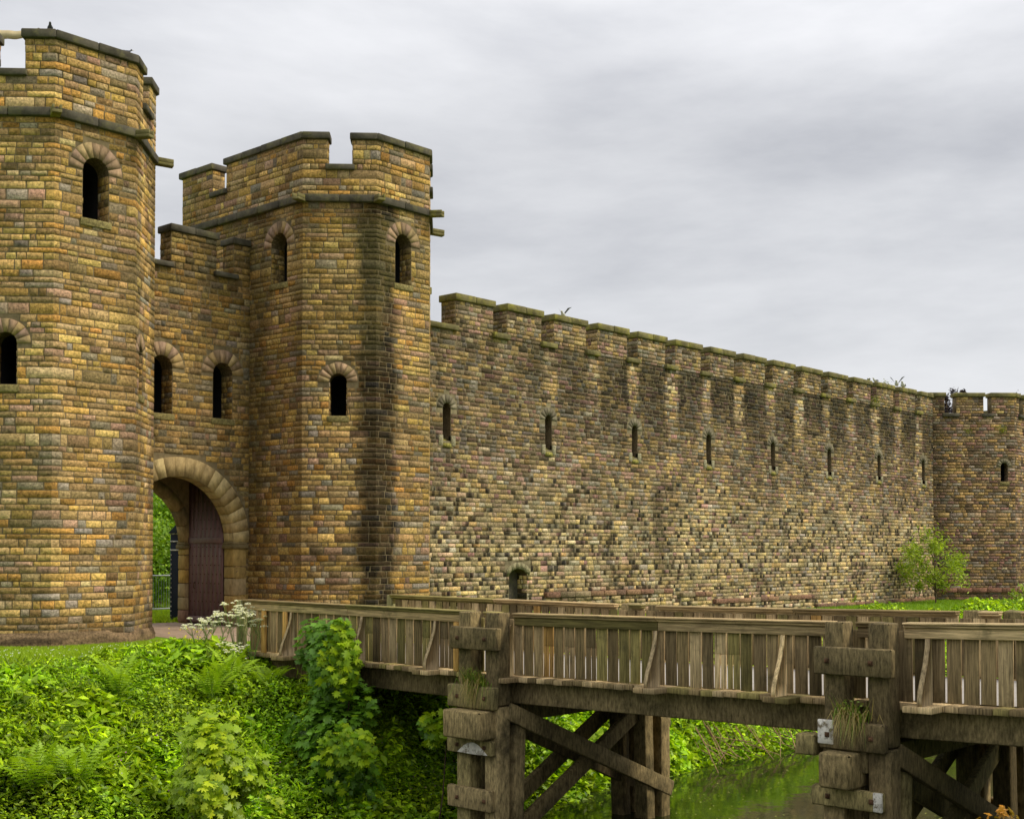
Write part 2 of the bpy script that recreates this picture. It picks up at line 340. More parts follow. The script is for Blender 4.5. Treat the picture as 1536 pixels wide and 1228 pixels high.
def stone_verts(rng, fc, u0, u1, z0, z1, proud=.03, w0=False, w1=False):
    g = .007; u0 += 0 if w0 else g * rng.uniform(.4, 1.5); u1 -= 0 if w1 else g * rng.uniform(.4, 1.5); z0 += g * rng.uniform(.4, 1.3); z1 -= g * rng.uniform(.4, 1.3)
    iu = min(.013, (u1 - u0) * .2) * rng.uniform(.6, 1.5); iz = min(.011, (z1 - z0) * .2) * rng.uniform(.6, 1.5)
    U = np.array([u0, u0 + iu, (u0 + u1) / 2 + rng.uniform(-.15, .15) * (u1 - u0), u1 - iu, u1]); Z = np.array([z0, z0 + iz, z1 - iz, z1])
    UU, ZZ = np.meshgrid(U, Z); D = np.full((4, 5), -.004)
    pr = proud * rng.uniform(.45, 1.3)
    D[1:3, 1:4] = pr + rng.uniform(-.5, .5, (2, 3)) * proud
    D[1:3, 2] += proud * .25
    if w0: D[1:3, 0] = proud * .85; UU[1:3, 0] -= proud * .85 * .414
    if w1: D[1:3, 4] = proud * .85; UU[1:3, 4] += proud * .85 * .414
    UU[1:3, 1:4] += rng.uniform(-.008, .008, (2, 3)); ZZ[1:3, 1:4] += rng.uniform(-.008, .008, (2, 3))
    return fc.pt(UU.ravel(), ZZ.ravel(), D.ravel())
def lay(rng, fc, cz, tintf, excl=(), mean=.4, proud=.03, umin=None, umax=None, out=None, pal=(PAL_T, PR_T), vis=True, wrap=(False, False)):
    """stones of facade fc in courses cz; excl: list of dict like openings but with rings (ring width)"""
    P, PR = pal; out = [] if out is None else out
    ua, ub = (0 if umin is None else umin), (fc.W if umax is None else umax)
    for z0, z1 in zip(cz[:-1], cz[1:]):
        iv = [(ua, ub)]
        for ex in list(fc.op) + list(excl):
            r = ex['w'] / 2; ring = ex.get('ring', 0); zt = ex['zt']
            if z1 <= ex['z0'] + .001 or z0 >= zt + ring - .001: continue
            if ex.get('arch', True):
                zs = zt - r; zz = max(z0, zs) if z0 > zs else zs
                hw = r + (.0 if z0 + .02 < zs else 0)
                if z1 > zs:
                    rr = r + ring; k = max(0, z0 - zs); hw = math.sqrt(max(0, rr * rr - k * k)) if k < rr else 0
            else: hw = r + (ring if z1 > zt else 0)
            if hw <= .01: continue
            a, b_ = ex['u'] - hw, ex['u'] + hw; nv = []
            for p, q in iv:
                if b_ <= p or a >= q: nv.append((p, q)); continue
                if a > p + .03: nv.append((p, a))
                if b_ < q - .03: nv.append((b_, q))
            iv = nv
        h = z1 - z0
        for p, q in iv:
            u = p; first = True
            while u < q - 1e-4:
                L = mean * rng.choice([rng.uniform(.35, .8), rng.uniform(.7, 1.2), rng.uniform(1.1, 1.8)], p=[.35, .4, .25]) * (.85 + .5 * (h / .16 - 1) * .4)
                if first: L *= rng.uniform(.4, 1); first = False
                e2 = u + L
                if q - e2 < .13: e2 = q
                col_ = P[rng.choice(len(P), p=PR)] * rng.uniform(.58, 1.34) * (1 + rng.uniform(-.05, .05, 3))
                w0 = wrap[0] and u < 1e-6; w1 = wrap[1] and e2 > fc.W - 1e-6
                if w0 or w1:
                    q_ = fc.pt(0 if w0 else fc.W, z0); h_ = int(abs(q_[0] * 131 + q_[1] * 977 + round(z0 * 400) * 7919)) % 100003; r_ = np.random.default_rng(h_); col_ = P[r_.choice(len(P), p=PR)] * r_.uniform(.78, 1.2)
                V = stone_verts(rng, fc, u, e2, z0, z1, proud, w0, w1)
                cc = tintf(fc, V, (u + e2) / 2, (z0 + z1) / 2, col_, rng)
                out.append((V, cc, vis)); u = e2
    return out
def emit_stones(stones, parent, rng, limit=300, name='stone', pxmin=None, mat='stone'):
    V = np.array([s[0] for s in stones]); c = V.mean(1)
    px, py, d = project(V.reshape(-1, 3)); px = px.reshape(len(V), -1); py = py.reshape(len(V), -1)
    e1 = V[:, 4] - V[:, 0]; e2 = V[:, 15] - V[:, 0]; nrm = np.cross(e1, e2); fac = ((np.array(EYE) - c) * nrm).sum(1) > 0
    area = (px.max(1) - px.min(1)) * (py.max(1) - py.min(1))
    ok = fac & (px.min(1) > 0) & (px.max(1) < 1536) & (py.min(1) > 0) & (py.max(1) < 1228) & np.array([s[2] for s in stones])
    if pxmin is not None: ok &= (px.min(1) > pxmin)
    area = np.where(ok, area, 0); order = np.argsort(-area); pick = [i for i in order[:limit] if area[i] > 40]
    ps = set(pick)
    for i in pick:
        make(name, stones[i][0], [STONE_Q], M[mat], parent, stones[i][1], origin=c[i])
    rest = [i for i in range(len(stones)) if i not in ps]
    VV = V[rest].reshape(-1, 3); CC = np.concatenate([stones[i][1] for i in rest]); QQ = (STONE_Q[None] + (np.arange(len(rest)) * 20)[:, None, None]).reshape(-1, 4)
    make('stonework', VV, [QQ], M[mat], parent, CC, kind='stuff')
def voussoir(parent, rng, fc, u, zs, r0, r1, a0, a1, d0, d1, colr, name='voussoir', arc=3):
    b = MB(); V = []; g = .005
    for d in (d0, d1):
        for rr in (r0, r1):
            for k in range(arc):
                a = a0 + (a1 - a0) * k / (arc - 1); a += (g / rr if k == 0 else -g / rr if k == arc - 1 else 0)
                V.append(fc.pt(u - math.cos(a) * rr, zs + math.sin(a) * rr, d + (rng.uniform(-.006, .006) if d == d1 else 0)))
    V = np.array(V); n = arc; Q = []
    for k in range(n - 1):
        Q += [(2 * n + k, 2 * n + k + 1, 3 * n + k + 1, 3 * n + k), (n + k, n + k + 1, 3 * n + k + 1, 3 * n + k)[::-1], (k, k + 1, 2 * n + k + 1, 2 * n + k)]
    Q += [(0, 2 * n, 3 * n, n), (n - 1, 2 * n - 1, 4 * n - 1, 3 * n - 1)]
    b.add(V, Q, c=colr); return b.build(name, M['ashlar'], parent, origin=V.mean(0))
PINK = [(.37, .245, .145), (.40, .275, .12), (.33, .22, .145), (.40, .29, .14), (.28, .19, .11)]
def window(parent, rng, fc, op, ring=.3, nv=9, depth=.5, sill=True, cols=PINK, stones=None, tintf=None, back='dark', wname='window', pal=(PAL_T, PR_T)):
    """reveal and dark chamber of an opening, its ring of voussoirs and its sill"""
    u, wd, z0, zt = op['u'], op['w'], op['z0'], op['zt']; r = wd / 2; b = MB(); pts = []
    if op.get('arch', True):
        zs = zt - r; pts = [(u - r, z0), (u - r, zs)] + [(u - r * math.cos(math.pi * k / 10), zs + r * math.sin(math.pi * k / 10)) for k in range(1, 10)] + [(u + r, zs), (u + r, z0)]
    elif op.get('seg'):
        pts = [(u - r, z0)] + [(u - r + wd * k / 6, op_span(op, u - r + wd * k / 6)[1]) for k in range(7)] + [(u + r, z0)]
    else: pts = [(u - r, z0), (u - r, zt), (u + r, zt), (u + r, z0)]
    n = len(pts); uu = [p[0] for p in pts]; zz = [p[1] for p in pts]
    V = np.concatenate([fc.pt(uu, zz, 0), fc.pt(uu, zz, -depth)]); Q = [(k, (k + 1) % n, n + (k + 1) % n, n + k) for k in range(n)]
    b.add(V, Q, c=(.13, .095, .05)); win = b.build(wname, M['stone'], parent)
    b = MB(); back_pts = fc.pt([u - r - .3, u + r + .3, u + r + .3, u - r - .3], [z0 - .2, z0 - .2, zt + .3, zt + .3], -depth)
    if back == 'dark':
        V2 = np.concatenate([back_pts, fc.pt([u - r - .3, u + r + .3, u + r + .3, u - r - .3], [z0 - .2, z0 - .2, zt + .3, zt + .3], -depth - 1.2)])
        # dark chamber behind the reveal
        V3 = np.concatenate([fc.pt(uu, zz, -depth), fc.pt(uu, zz, -depth - .9)])
        b.add(V3, Q); cpt = fc.pt(u, (z0 + zt) / 2, -depth - .9); b.add(np.concatenate([V3[n:], cpt[None]]), tris=[(k, (k + 1) % n, n) for k in range(n)])
        b.build('chamber', M['dark'], win)
    else:
        V3 = fc.pt(uu, zz, -depth + .01); cpt = fc.pt(u, (z0 + zt) / 2, -depth + .01)
        b.add(np.concatenate([V3, cpt[None]]), tris=[(k, (k + 1) % n, n) for k in range(n)], c=(.13, .11, .06)); b.build('blocking', M['coping'], win)
        if False:
            f2 = Facade(fc.pt(u - r, 0, -depth + .01)[:2], fc.pt(u + r, 0, -depth + .01)[:2]); lay(rng, f2, courses(rng, z0, zt - .12, .13, .17), tintf, out=stones, mean=.3, proud=.015, pal=pal, vis=False)
    if stones is not None and tintf is not None and depth > .3:
        top = zt - (r if op.get('arch', True) else .05)
        for pa, pb in (((u - r), -1), ((u + r), 1)):
            A = fc.pt(pa, 0, 0)[:2]; B_ = fc.pt(pa, 0, -depth)[:2]
            f2 = Facade(A, B_) if pb < 0 else Facade(B_, A)
            lay(rng, f2, courses(rng, z0, top, .13, .18, 0), tintf, out=stones, mean=.3, proud=.012, pal=pal, vis=False)
    if ring and op.get('arch', True):
        zs = zt - r
        for k in range(nv):
            a0, a1 = math.pi * k / nv, math.pi * (k + 1) / nv
            colr = np.array(cols[rng.integers(len(cols))]) * rng.uniform(.75, 1.15)
            voussoir(win, rng, fc, u, zs, r, r + ring * rng.uniform(.94, 1.0), a0, a1, -.12, .010 + rng.uniform(-.004, .004), colr * .92)
    if ring and op.get('seg'):
        for k in range(5):
            ua, ub = u - r - .1 + (wd + .2) * k / 5, u - r - .1 + (wd + .2) * (k + 1) / 5
            b = MB(); za, zb = zt - op['seg'] * ((ua - u) / r) ** 2 + .01, zt - op['seg'] * ((ub - u) / r) ** 2 + .01
            b.hexa([*fc.pt([ua + .01, ub - .01], [za, zb], .03), *fc.pt([ub - .01, ua + .01], [zb, za], -.1), *fc.pt([ua - .02 + .02 * k, ub - .02 + .02 * k], [za + ring, zb + ring], .03), *fc.pt([ub - .02 + .02 * k, ua - .02 + .02 * k], [zb + ring, za + ring], -.1)], (.26, .235, .13)); b.build('voussoir', M['stone'], win)
    if sill:
        b = MB(); b.hexa([*fc.pt([u - r - .06, u + r + .06], z0 - .17, .045), *fc.pt([u + r + .06, u - r - .06], z0 - .17, -.3), *fc.pt([u - r - .06, u + r + .06], z0 - .01, .045), *fc.pt([u + r + .06, u - r - .06], z0 + .012, -.3)], (.22, .18, .07), .012)
        b.build('sill', M['stone'], win)
    return win
def slab(parent, fc, u0, u1, z0, z1, dout, din, name, mat, rng, m0=0.0, m1=0.0, step=1.0, c=(.1, .09, .06), ch=.02):
    """coping or string slabs along a face; m0/m1: tan of the mitre angle at each end (0 = square)"""
    n = max(1, int(round((u1 - u0) / step))); us = np.linspace(u0, u1, n + 1)
    for k in range(n):
        a, e_ = us[k], us[k + 1]; g = .003
        a0 = a - (dout * m0 if k == 0 else -g); a1 = a + (din * m0 if k == 0 else g)
        b0 = e_ + (dout * m1 if k == n - 1 else -g); b1 = e_ - (din * m1 if k == n - 1 else g)
        j = rng.uniform(-.008, .008)
        b = MB(); b.hexa([*fc.pt([a0, b0], z0, dout + j), *fc.pt([b1, a1], z0, -din), *fc.pt([a0, b0], z1 + j, dout + j), *fc.pt([b1, a1], z1 + j, -din)], c, ch)
        b.build(name, M[mat], parent, origin=fc.pt((a + e_) / 2, z0, 0))
def para_box(mb, fc, u0, u1, z0, z1, th, m0, m1):
    mb.hexa([*fc.pt([u0, u1], z0, 0), *fc.pt([u1 - th * m1, u0 + th * m0], z0, -th), *fc.pt([u0, u1], z1, 0), *fc.pt([u1 - th * m1, u0 + th * m0], z1, -th)], (.12, .09, .05))
T8 = math.tan(R(22.5)); S2 = math.sqrt(.5)

# ---- gate towers ------------------------------------------------------------------
QF, SIDE = 25.3, 1.918; B8 = SIDE * S2; ZT, ZS, ZG = 13.1, 11.28, 12.28
def tower_tint(streaks, grimy):
    def f(fc, V, u, z, c, rng):
        x, y = V[:, 0], V[:, 1]; zz = V[:, 2]; k = np.ones(len(V))
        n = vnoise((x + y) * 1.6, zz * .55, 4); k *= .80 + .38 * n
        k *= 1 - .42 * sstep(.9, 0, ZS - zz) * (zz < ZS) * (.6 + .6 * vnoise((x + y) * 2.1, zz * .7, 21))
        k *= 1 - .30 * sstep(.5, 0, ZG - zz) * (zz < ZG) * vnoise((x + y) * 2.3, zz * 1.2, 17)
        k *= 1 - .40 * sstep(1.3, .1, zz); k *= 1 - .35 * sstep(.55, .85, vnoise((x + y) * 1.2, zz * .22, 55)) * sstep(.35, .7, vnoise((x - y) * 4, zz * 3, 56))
        for (xc, yc, wd, st) in streaks:
            d = np.hypot(x - xc, y - yc) + .30 * (vnoise(zz * .8, zz * 0 + xc, 8) - .5) + .28 * (vnoise(zz * 4.5, (x - y) * 3, 9) - .5); k *= 1 - st * sstep(wd, wd * .6, d) * (zz < ZS) * (.82 + .3 * vnoise((x + y) * 5, zz * 2.5, 2))
        # flank faces darkened evenly: mostly shade painted into the colour, partly stain
        ix = 1.0 - .0 * x
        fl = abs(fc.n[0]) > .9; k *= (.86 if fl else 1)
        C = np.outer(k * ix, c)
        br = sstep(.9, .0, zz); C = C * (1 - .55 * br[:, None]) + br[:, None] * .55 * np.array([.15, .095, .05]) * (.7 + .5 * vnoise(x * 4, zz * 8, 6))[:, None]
        moss = sstep(.52, .8, vnoise((x + y) * .9, zz * .5, 33)) * grimy
        C = C * (1 - .5 * moss[:, None]) + .5 * moss[:, None] * np.array([.17, .15, .045])
        return C
    return f
def gate_tower(L, seed, label, wins, streaks, grimy, gaps_extra=()):
    rng = np.random.default_rng(seed)
    t = thing('gate_tower', (L + SIDE / 2, QF + 3.5, 0), label, 'tower')
    YB = 32.2
    pts = [(L - B8, YB), (L - B8, QF + B8), (L, QF), (L + SIDE, QF), (L + SIDE + B8, QF + B8), (L + SIDE + B8, YB)]
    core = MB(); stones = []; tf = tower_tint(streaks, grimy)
    cz = courses(rng, -.55, ZS, .105, .18, .10); cp = courses(rng, ZG - .14, ZT - .16, .13, .19, .2)
    czg = courses(rng, ZS + .19, ZG - .14, .13, .19, .25)
    fl = YB - QF - B8; GAP = {0: (1.48, 2.15), 1: (.63, 1.29), 3: (.63, 1.29), 4: (fl - 2.15, fl - 1.48)}
    faces = [(pts[i], pts[i + 1]) for i in range(5)] + [(pts[5], pts[0])]
    for i, (A, B_) in enumerate(faces):
        op = wins.get(i, []); fc = Facade(A, B_, op); body_face(core, fc, -1.2, ZS)
        up = Facade(A, B_)
        m0 = 1.0 if i in (0, 5) else T8; m1 = 1.0 if i in (4, 5) else T8
        th = .42
        gp = GAP.get(i); segs = [(0, up.W)] if gp is None else [(0, gp[0]), (gp[1], up.W)]
        if i == 5: segs = [(0, 1.2), (1.9, 3.0), (3.7, up.W)]
        para_box(core, up, 0, up.W, ZS, ZG - .14, th, m0, m1)
        for j, (a, e_) in enumerate(segs):
            mm0 = m0 if a == 0 else 0; mm1 = m1 if e_ == up.W else 0
            para_box(core, up, a, e_, ZG - .14, ZT - .15, th, mm0, mm1)
            slab(t, up, a - (0 if mm0 else .07), e_ + (0 if mm1 else .07), ZT - .16, ZT + .02, .09, th + .06, 'coping_stone', 'coping', rng, mm0, mm1, .95)
        if gp: slab(t, up, gp[0] - .05, gp[1] + .05, ZG - .15, ZG, .10, th + .05, 'sill_stone', 'coping', rng, step=2)
        if i != 5:
            slab(t, up, 0, up.W, ZS, ZS + .19, .10, .2, 'string_course', 'coping', rng, m0, m1, 1.0)
            vis = not (i == 4); wr = (i > 0, i < 4)
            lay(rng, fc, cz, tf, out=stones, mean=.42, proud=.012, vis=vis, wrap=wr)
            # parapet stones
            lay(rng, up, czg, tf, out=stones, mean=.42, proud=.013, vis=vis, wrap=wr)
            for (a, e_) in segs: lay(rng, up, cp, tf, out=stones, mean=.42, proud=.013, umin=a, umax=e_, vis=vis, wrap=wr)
            if gp:
                for uu, s_ in ((gp[0], 1), (gp[1], -1)):
                    A2, B2 = up.pt(uu, 0, 0)[:2], up.pt(uu, 0, -th)[:2]
                    f2 = Facade(A2, B2) if s_ > 0 else Facade(B2, A2)
                    f2n = Facade(B2, A2)
                    lay(rng, f2 if s_ < 0 or True else f2n, cp, tf, out=stones, mean=.35, proud=.015, vis=False)
        for k_, opn in enumerate(op): window(t, rng, fc, opn, ring=opn.get('ring', .3), nv=opn.get('nv', 9), stones=stones, tintf=tf, depth=.45)
    # floor of the tower roof
    core.add([(p[0], p[1], ZS + .3) for p in pts], tris=[(0, 2, 1), (0, 3, 2), (0, 4, 3), (0, 5, 4)])
    core.build('wall_body', M['mortar'], t)
    ft = MB()
    for i in range(5):
        f_ = Facade(pts[i], pts[i + 1]); nu = max(6, int(f_.W / .07)); U = np.linspace(-.03 if i else 0, f_.W + (.03 if i < 4 else 0), nu); Z = np.linspace(-.6, .42, 16); UU, ZZ = np.meshgrid(U, Z); q = f_.pt(UU, ZZ, 0); sx_ = q[..., 0] + q[..., 1] * .7
        top = .30 + .22 * fbm(sx_ * 1.3, sx_ * 0, seed); ZZ2 = np.minimum(ZZ, top); D = .085 * sstep(0, .25, top - ZZ + .06) + .04 * (fbm(sx_ * 3, ZZ * 9, 4) - .5) - .03 * (ZZ > top)
        q = f_.pt(UU, ZZ2, D).reshape(-1, 3); kk = (.55 + .8 * fbm(sx_ * 2.5, ZZ * 14, 6)).ravel()[:, None] * (1 - .5 * (vnoise(sx_ * 1.5, ZZ * 11, 3).ravel()[:, None] > .72))
        ft.add(q, [(r_ * nu + c_, r_ * nu + c_ + 1, (r_ + 1) * nu + c_ + 1, (r_ + 1) * nu + c_) for r_ in range(15) for c_ in range(nu - 1)], c=np.array([.21, .14, .075]) * kk)
    ft.build('footing', M['stone'], t, smooth=True)
    emit_stones(stones, t, rng)
    # water spouts at the corners of the string course
    for i in (1, 2, 3, 4):
        p = np.array(pts[i]); d = {1: (-math.cos(R(22.5)), -math.sin(R(22.5))), 2: (-math.sin(R(22.5)), -math.cos(R(22.5))), 3: (math.sin(R(22.5)), -math.cos(R(22.5))), 4: (math.cos(R(22.5)), -math.sin(R(22.5)))}[i]
        b = MB(); d = np.array(d); s = np.array([-d[1], d[0]])
        def seg(w0, w1, z0, z1, l0=-.1, l1=.42):
            P = []
            for zz, sh in ((z0, 0), (z1, .0)):
                for l, w_ in ((l0, w0), (l1, w0), (l1, w1), (l0, w1)):
                    q = p + d * l + s * w_; P.append((q[0], q[1], zz - (.03 if l == l1 else 0)))
            b.hexa(P, (.2, .17, .07), .01)
        seg(-.1, .1, ZS + .0, ZS + .07); seg(-.1, -.05, ZS + .07, ZS + .17); seg(.05, .1, ZS + .07, ZS + .17)
        b.build('water_spout', M['coping_moss'], t)
    return t
sL, sT = 13.595, 22.657
UP = dict(w=.62, z0=9.28, zt=10.62, ring=.33)
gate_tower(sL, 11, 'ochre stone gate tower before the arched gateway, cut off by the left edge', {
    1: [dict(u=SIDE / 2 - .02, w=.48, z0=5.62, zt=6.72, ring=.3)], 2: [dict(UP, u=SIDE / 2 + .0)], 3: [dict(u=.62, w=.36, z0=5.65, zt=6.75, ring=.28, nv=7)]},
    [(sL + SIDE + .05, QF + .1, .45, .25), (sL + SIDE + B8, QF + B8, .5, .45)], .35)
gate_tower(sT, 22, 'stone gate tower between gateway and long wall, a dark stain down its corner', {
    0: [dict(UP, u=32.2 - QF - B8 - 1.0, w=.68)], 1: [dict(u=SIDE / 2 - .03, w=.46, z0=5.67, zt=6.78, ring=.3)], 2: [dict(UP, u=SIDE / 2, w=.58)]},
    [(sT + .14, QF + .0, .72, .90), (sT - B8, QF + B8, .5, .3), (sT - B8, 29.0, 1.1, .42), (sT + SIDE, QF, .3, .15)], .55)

# ---- gate wall with the arched gateway -----------------------------------------------
rng = np.random.default_rng(5)
QG = 28.93; GX0, GX1 = sL + SIDE + B8, sT - B8; GC = (GX0 + GX1) / 2
t = thing('gate_wall', (GC, QG + .6, 0), 'shaded stone wall above and around the arched gateway, between the two gate towers', 'wall')
u0 = GX0
ARC = dict(u=GC - u0, w=3.42, z0=-.5, zt=4.08, ring=.56)
gw = [dict(u=18.55 - u0, w=.62, z0=5.68, zt=7.18, ring=.36), dict(u=20.42 - u0, w=.62, z0=5.68, zt=7.18, ring=.36)]
fc = Facade((GX0 + .003, QG), (GX1 - .003, QG), [ARC] + gw)
core = MB(); ZW, ZWG = 10.6, 9.6; body_face(core, fc, -.6, ZWG - .12)
bk = Facade((GX1, QG + 2.45), (GX0, QG + 2.45), [dict(u=GX1 - GC, w=3.42, z0=-.5, zt=4.08)]); body_face(core, bk, -.6, ZWG - .12)
core.add([(GX0, QG, ZWG - .12), (GX1, QG, ZWG - .12), (GX1, QG + 2.45, ZWG - .12), (GX0, QG + 2.45, ZWG - .12)], [(0, 1, 2, 3)])
stones = []
def tf_gate(fc, V, u, z, c, rng):
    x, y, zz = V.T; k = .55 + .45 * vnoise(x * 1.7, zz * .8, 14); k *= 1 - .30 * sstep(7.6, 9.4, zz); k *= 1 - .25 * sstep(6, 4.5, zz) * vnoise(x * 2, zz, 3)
    edge = np.minimum(np.abs(x - GX0), np.abs(x - GX1)); k *= .72 + .28 * sstep(0, .5, edge)  # wall toned down, more in the tower corners: painted shade mixed with stain
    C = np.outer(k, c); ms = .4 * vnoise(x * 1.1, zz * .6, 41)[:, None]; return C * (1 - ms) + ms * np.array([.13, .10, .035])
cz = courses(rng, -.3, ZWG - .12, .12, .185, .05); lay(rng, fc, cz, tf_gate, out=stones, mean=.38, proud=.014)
cp = courses(rng, ZWG - .12, ZW - .16, .13, .18, 0)
fu = Facade((GX0, QG), (GX1, QG))
for a, e_ in ((.1, 1.15), (18.8 - u0, 20.2 - u0), (20.76 - u0, GX1 - u0 - .01)):
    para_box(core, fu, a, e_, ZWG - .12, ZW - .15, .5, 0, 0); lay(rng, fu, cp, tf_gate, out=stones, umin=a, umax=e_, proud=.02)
    for uu, s_ in ((a, 1), (e_, -1)):
        A2, B2 = fu.pt(uu, 0, 0)[:2], fu.pt(uu, 0, -.5)[:2]; f2 = Facade(B2, A2) if s_ > 0 else Facade(A2, B2)
        lay(rng, f2, cp, tf_gate, out=stones, mean=.3, proud=.015, vis=False)
    slab(t, fu, a - .06, e_ + (.06 if e_ < 4 else 0), ZW - .16, ZW + .02, .08, .56, 'coping_stone', 'coping', rng)
for a, e_ in ((1.1, 1.95), (20.1 - u0, 20.86 - u0)): slab(t, fu, a, e_, ZWG - .13, ZWG, .12, .5, 'sill_stone', 'coping', rng, step=2)
core.build('wall_body', M['mortar'], t)
for g_ in gw: window(t, rng, fc, g_, ring=.36, nv=9, stones=stones, tintf=tf_gate, depth=.5)
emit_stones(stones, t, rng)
# archway: front order, wider door chamber, rear order
def arch_tube(mb, r, y0, y1, zsp=2.37, zb=-.5, c=(.2, .14, .07), n=14):
    P = [(GC - r, zb), (GC - r, zsp)] + [(GC - r * math.cos(math.pi * k / n), zsp + r * math.sin(math.pi * k / n)) for k in range(1, n)] + [(GC + r, zsp), (GC + r, zb)]
    V = [(x, y, z) for y in (y0, y1) for x, z in P]; m = len(P); mb.add(V, [(k, k + 1, m + k + 1, m + k) for k in range(m - 1)], c=c); return m
def arch_ring(mb, r0, r1, y, zsp=2.37, zb=-.5, c=(.2, .14, .07), n=14, zsp1=None):
    def P(r, zsp=zsp): return [(GC - r, zb), (GC - r, zsp)] + [(GC - r * math.cos(math.pi * k / n), zsp + r * math.sin(math.pi * k / n)) for k in range(1, n)] + [(GC + r, zsp), (GC + r, zb)]
    a, b_ = P(r0), P(r1, zsp if zsp1 is None else zsp1); m = len(a); mb.add([(x, y, z) for x, z in a + b_], [(k, k + 1, m + k + 1, m + k) for k in range(m - 1)], c=c)
mb = MB(); R0 = 1.71
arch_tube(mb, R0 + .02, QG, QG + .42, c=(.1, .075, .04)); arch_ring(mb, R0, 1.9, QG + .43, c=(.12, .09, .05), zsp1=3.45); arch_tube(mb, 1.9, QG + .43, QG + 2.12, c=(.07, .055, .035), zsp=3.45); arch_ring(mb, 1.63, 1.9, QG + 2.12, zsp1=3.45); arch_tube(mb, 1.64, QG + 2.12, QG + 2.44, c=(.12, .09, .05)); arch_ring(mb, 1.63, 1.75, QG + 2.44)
arch = mb.build('archway', M['ashlar'], t)
nv = 21
for k in range(nv):
    cc = np.array([(.40, .29, .12), (.36, .26, .12), (.42, .32, .15), (.33, .24, .11)][rng.integers(4)]) * rng.uniform(.85, 1.1)
    voussoir(arch, rng, fc, GC - u0, 2.37, R0, R0 + .50, math.pi * k / nv, math.pi * (k + 1) / nv, -.43, .035, cc)
for k in range(11):
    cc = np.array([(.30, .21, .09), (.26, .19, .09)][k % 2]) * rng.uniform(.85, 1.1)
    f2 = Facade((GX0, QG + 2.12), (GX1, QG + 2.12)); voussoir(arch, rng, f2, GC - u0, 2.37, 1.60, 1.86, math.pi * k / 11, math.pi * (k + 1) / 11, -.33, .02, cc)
JC = [(.42, .29, .10), (.46, .30, .10), (.35, .25, .12), (.30, .17, .11), (.44, .27, .07), (.38, .28, .14)]
for sd in (-1, 1):
    for (xa, xb, ya, yb, zt_) in ((R0 - .012, R0 + .42, QG - .03, QG + .41, 2.22), (1.60, 1.87, QG + 2.10, QG + 2.46, 2.22)):
        z = -.2
        while z < zt_ - .05:
            h = min(rng.uniform(.28, .5), zt_ - z); h = zt_ - z if zt_ - z - h < .18 else h
            b = MB(); xa_ = GC + sd * xa; xb_ = GC + sd * xb; j = rng.uniform(-.01, .01)
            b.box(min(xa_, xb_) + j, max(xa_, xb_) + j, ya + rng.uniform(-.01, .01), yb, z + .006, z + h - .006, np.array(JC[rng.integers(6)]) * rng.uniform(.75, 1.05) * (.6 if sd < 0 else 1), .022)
            b.build('jamb_stone', M['ashlar'], arch, origin=((xa_ + xb_) / 2, ya, z)); z += h
        b = MB(); xs_ = sorted((GC + sd * (xa - .07), GC + sd * (xb + .03))); b.box(xs_[0], xs_[1], ya - .05, yb + .02, 2.2, 2.31, (.17, .13, .06), .02); b.box(xs_[0] + .03, xs_[1] - .03, ya - .02, yb + .01, 2.31, 2.38, (.2, .15, .07), .015); b.build('impost', M['ashlar'], arch)
# open door leaf lying against the far passage wall; hinge edge by the front jamb
XD = GC + 1.84; y0d, y1d = QG + .47, QG + .47 + 1.62; LW = y1d - y0d
def leaf_top(v): return 2.42 + math.sqrt(max(0, 1.7 ** 2 - (1.7 - v) ** 2)) * .97
dr = None; nb = 8
b = MB(); vs = np.linspace(0, LW, 15); P = [(v, .10) for v in (0, LW)]
outl = [(0, .1), (LW, .1)] + [(v, leaf_top(v)) for v in vs[::-1]]
V = [(x, y0d + v, z) for x in (XD - .11, XD - .03) for v, z in outl]; m = len(outl)
cA = len(V); V += [(XD - .11, y0d + LW * .6, 1.8), (XD - .03, y0d + LW * .6, 1.8)]
b.add(V, [(k, (k + 1) % m, m + (k + 1) % m, m + k) for k in range(m)], [(k, (k + 1) % m, cA) for k in range(m)] + [(m + k, m + (k + 1) % m, cA + 1) for k in range(m)])
dr = b.build('door', M['door'], t); dr['label'] = 'open maroon timber door leaf'
for k in range(nb):
    v0, v1 = LW * k / nb + .004, LW * (k + 1) / nb - .004; b = MB()
    b.hexa([(XD - .125, y0d + v1, .13), (XD - .125, y0d + v0, .13), (XD - .108, y0d + v0, .13), (XD - .108, y0d + v1, .13), (XD - .125, y0d + v1, leaf_top(v1) - .02), (XD - .125, y0d + v0, max(.3, leaf_top(v0) - .02)), (XD - .108, y0d + v0, max(.3, leaf_top(v0) - .02)), (XD - .108, y0d + v1, leaf_top(v1) - .02)])
    b.build('plank', M['door'], dr)
for z in (.18, 2.35):
    b = MB(); b.box(XD - .16, XD - .12, y0d + .01, y1d - .01, z, z + .16, ch=.01); b.build('door_rail', M['door'], dr)
b = MB()
for r_ in range(13):
    for k in range(8): y = y0d + .12 + k * .19 + (.09 if r_ % 2 else 0); z = .5 + r_ * .25; 
    for k in range(8):
        y = y0d + .1 + k * .19 + (.09 if r_ % 2 else 0); z = .5 + r_ * .25
        if y < y1d - .05 and z < leaf_top(y - y0d) - .1: b.box(XD - .137, XD - .12, y - .014, y + .014, z - .014, z + .014)
o = b.build('stud', M['rust'], dr, kind='stuff')
b = MB(); b.tube([(XD - .13, y0d + 1.3, 1.1), (XD - .18, y0d + 1.3, 1.12), (XD - .18, y0d + 1.3, 1.26), (XD - .13, y0d + 1.3, 1.28)], .012); b.build('handle', M['rust'], dr)
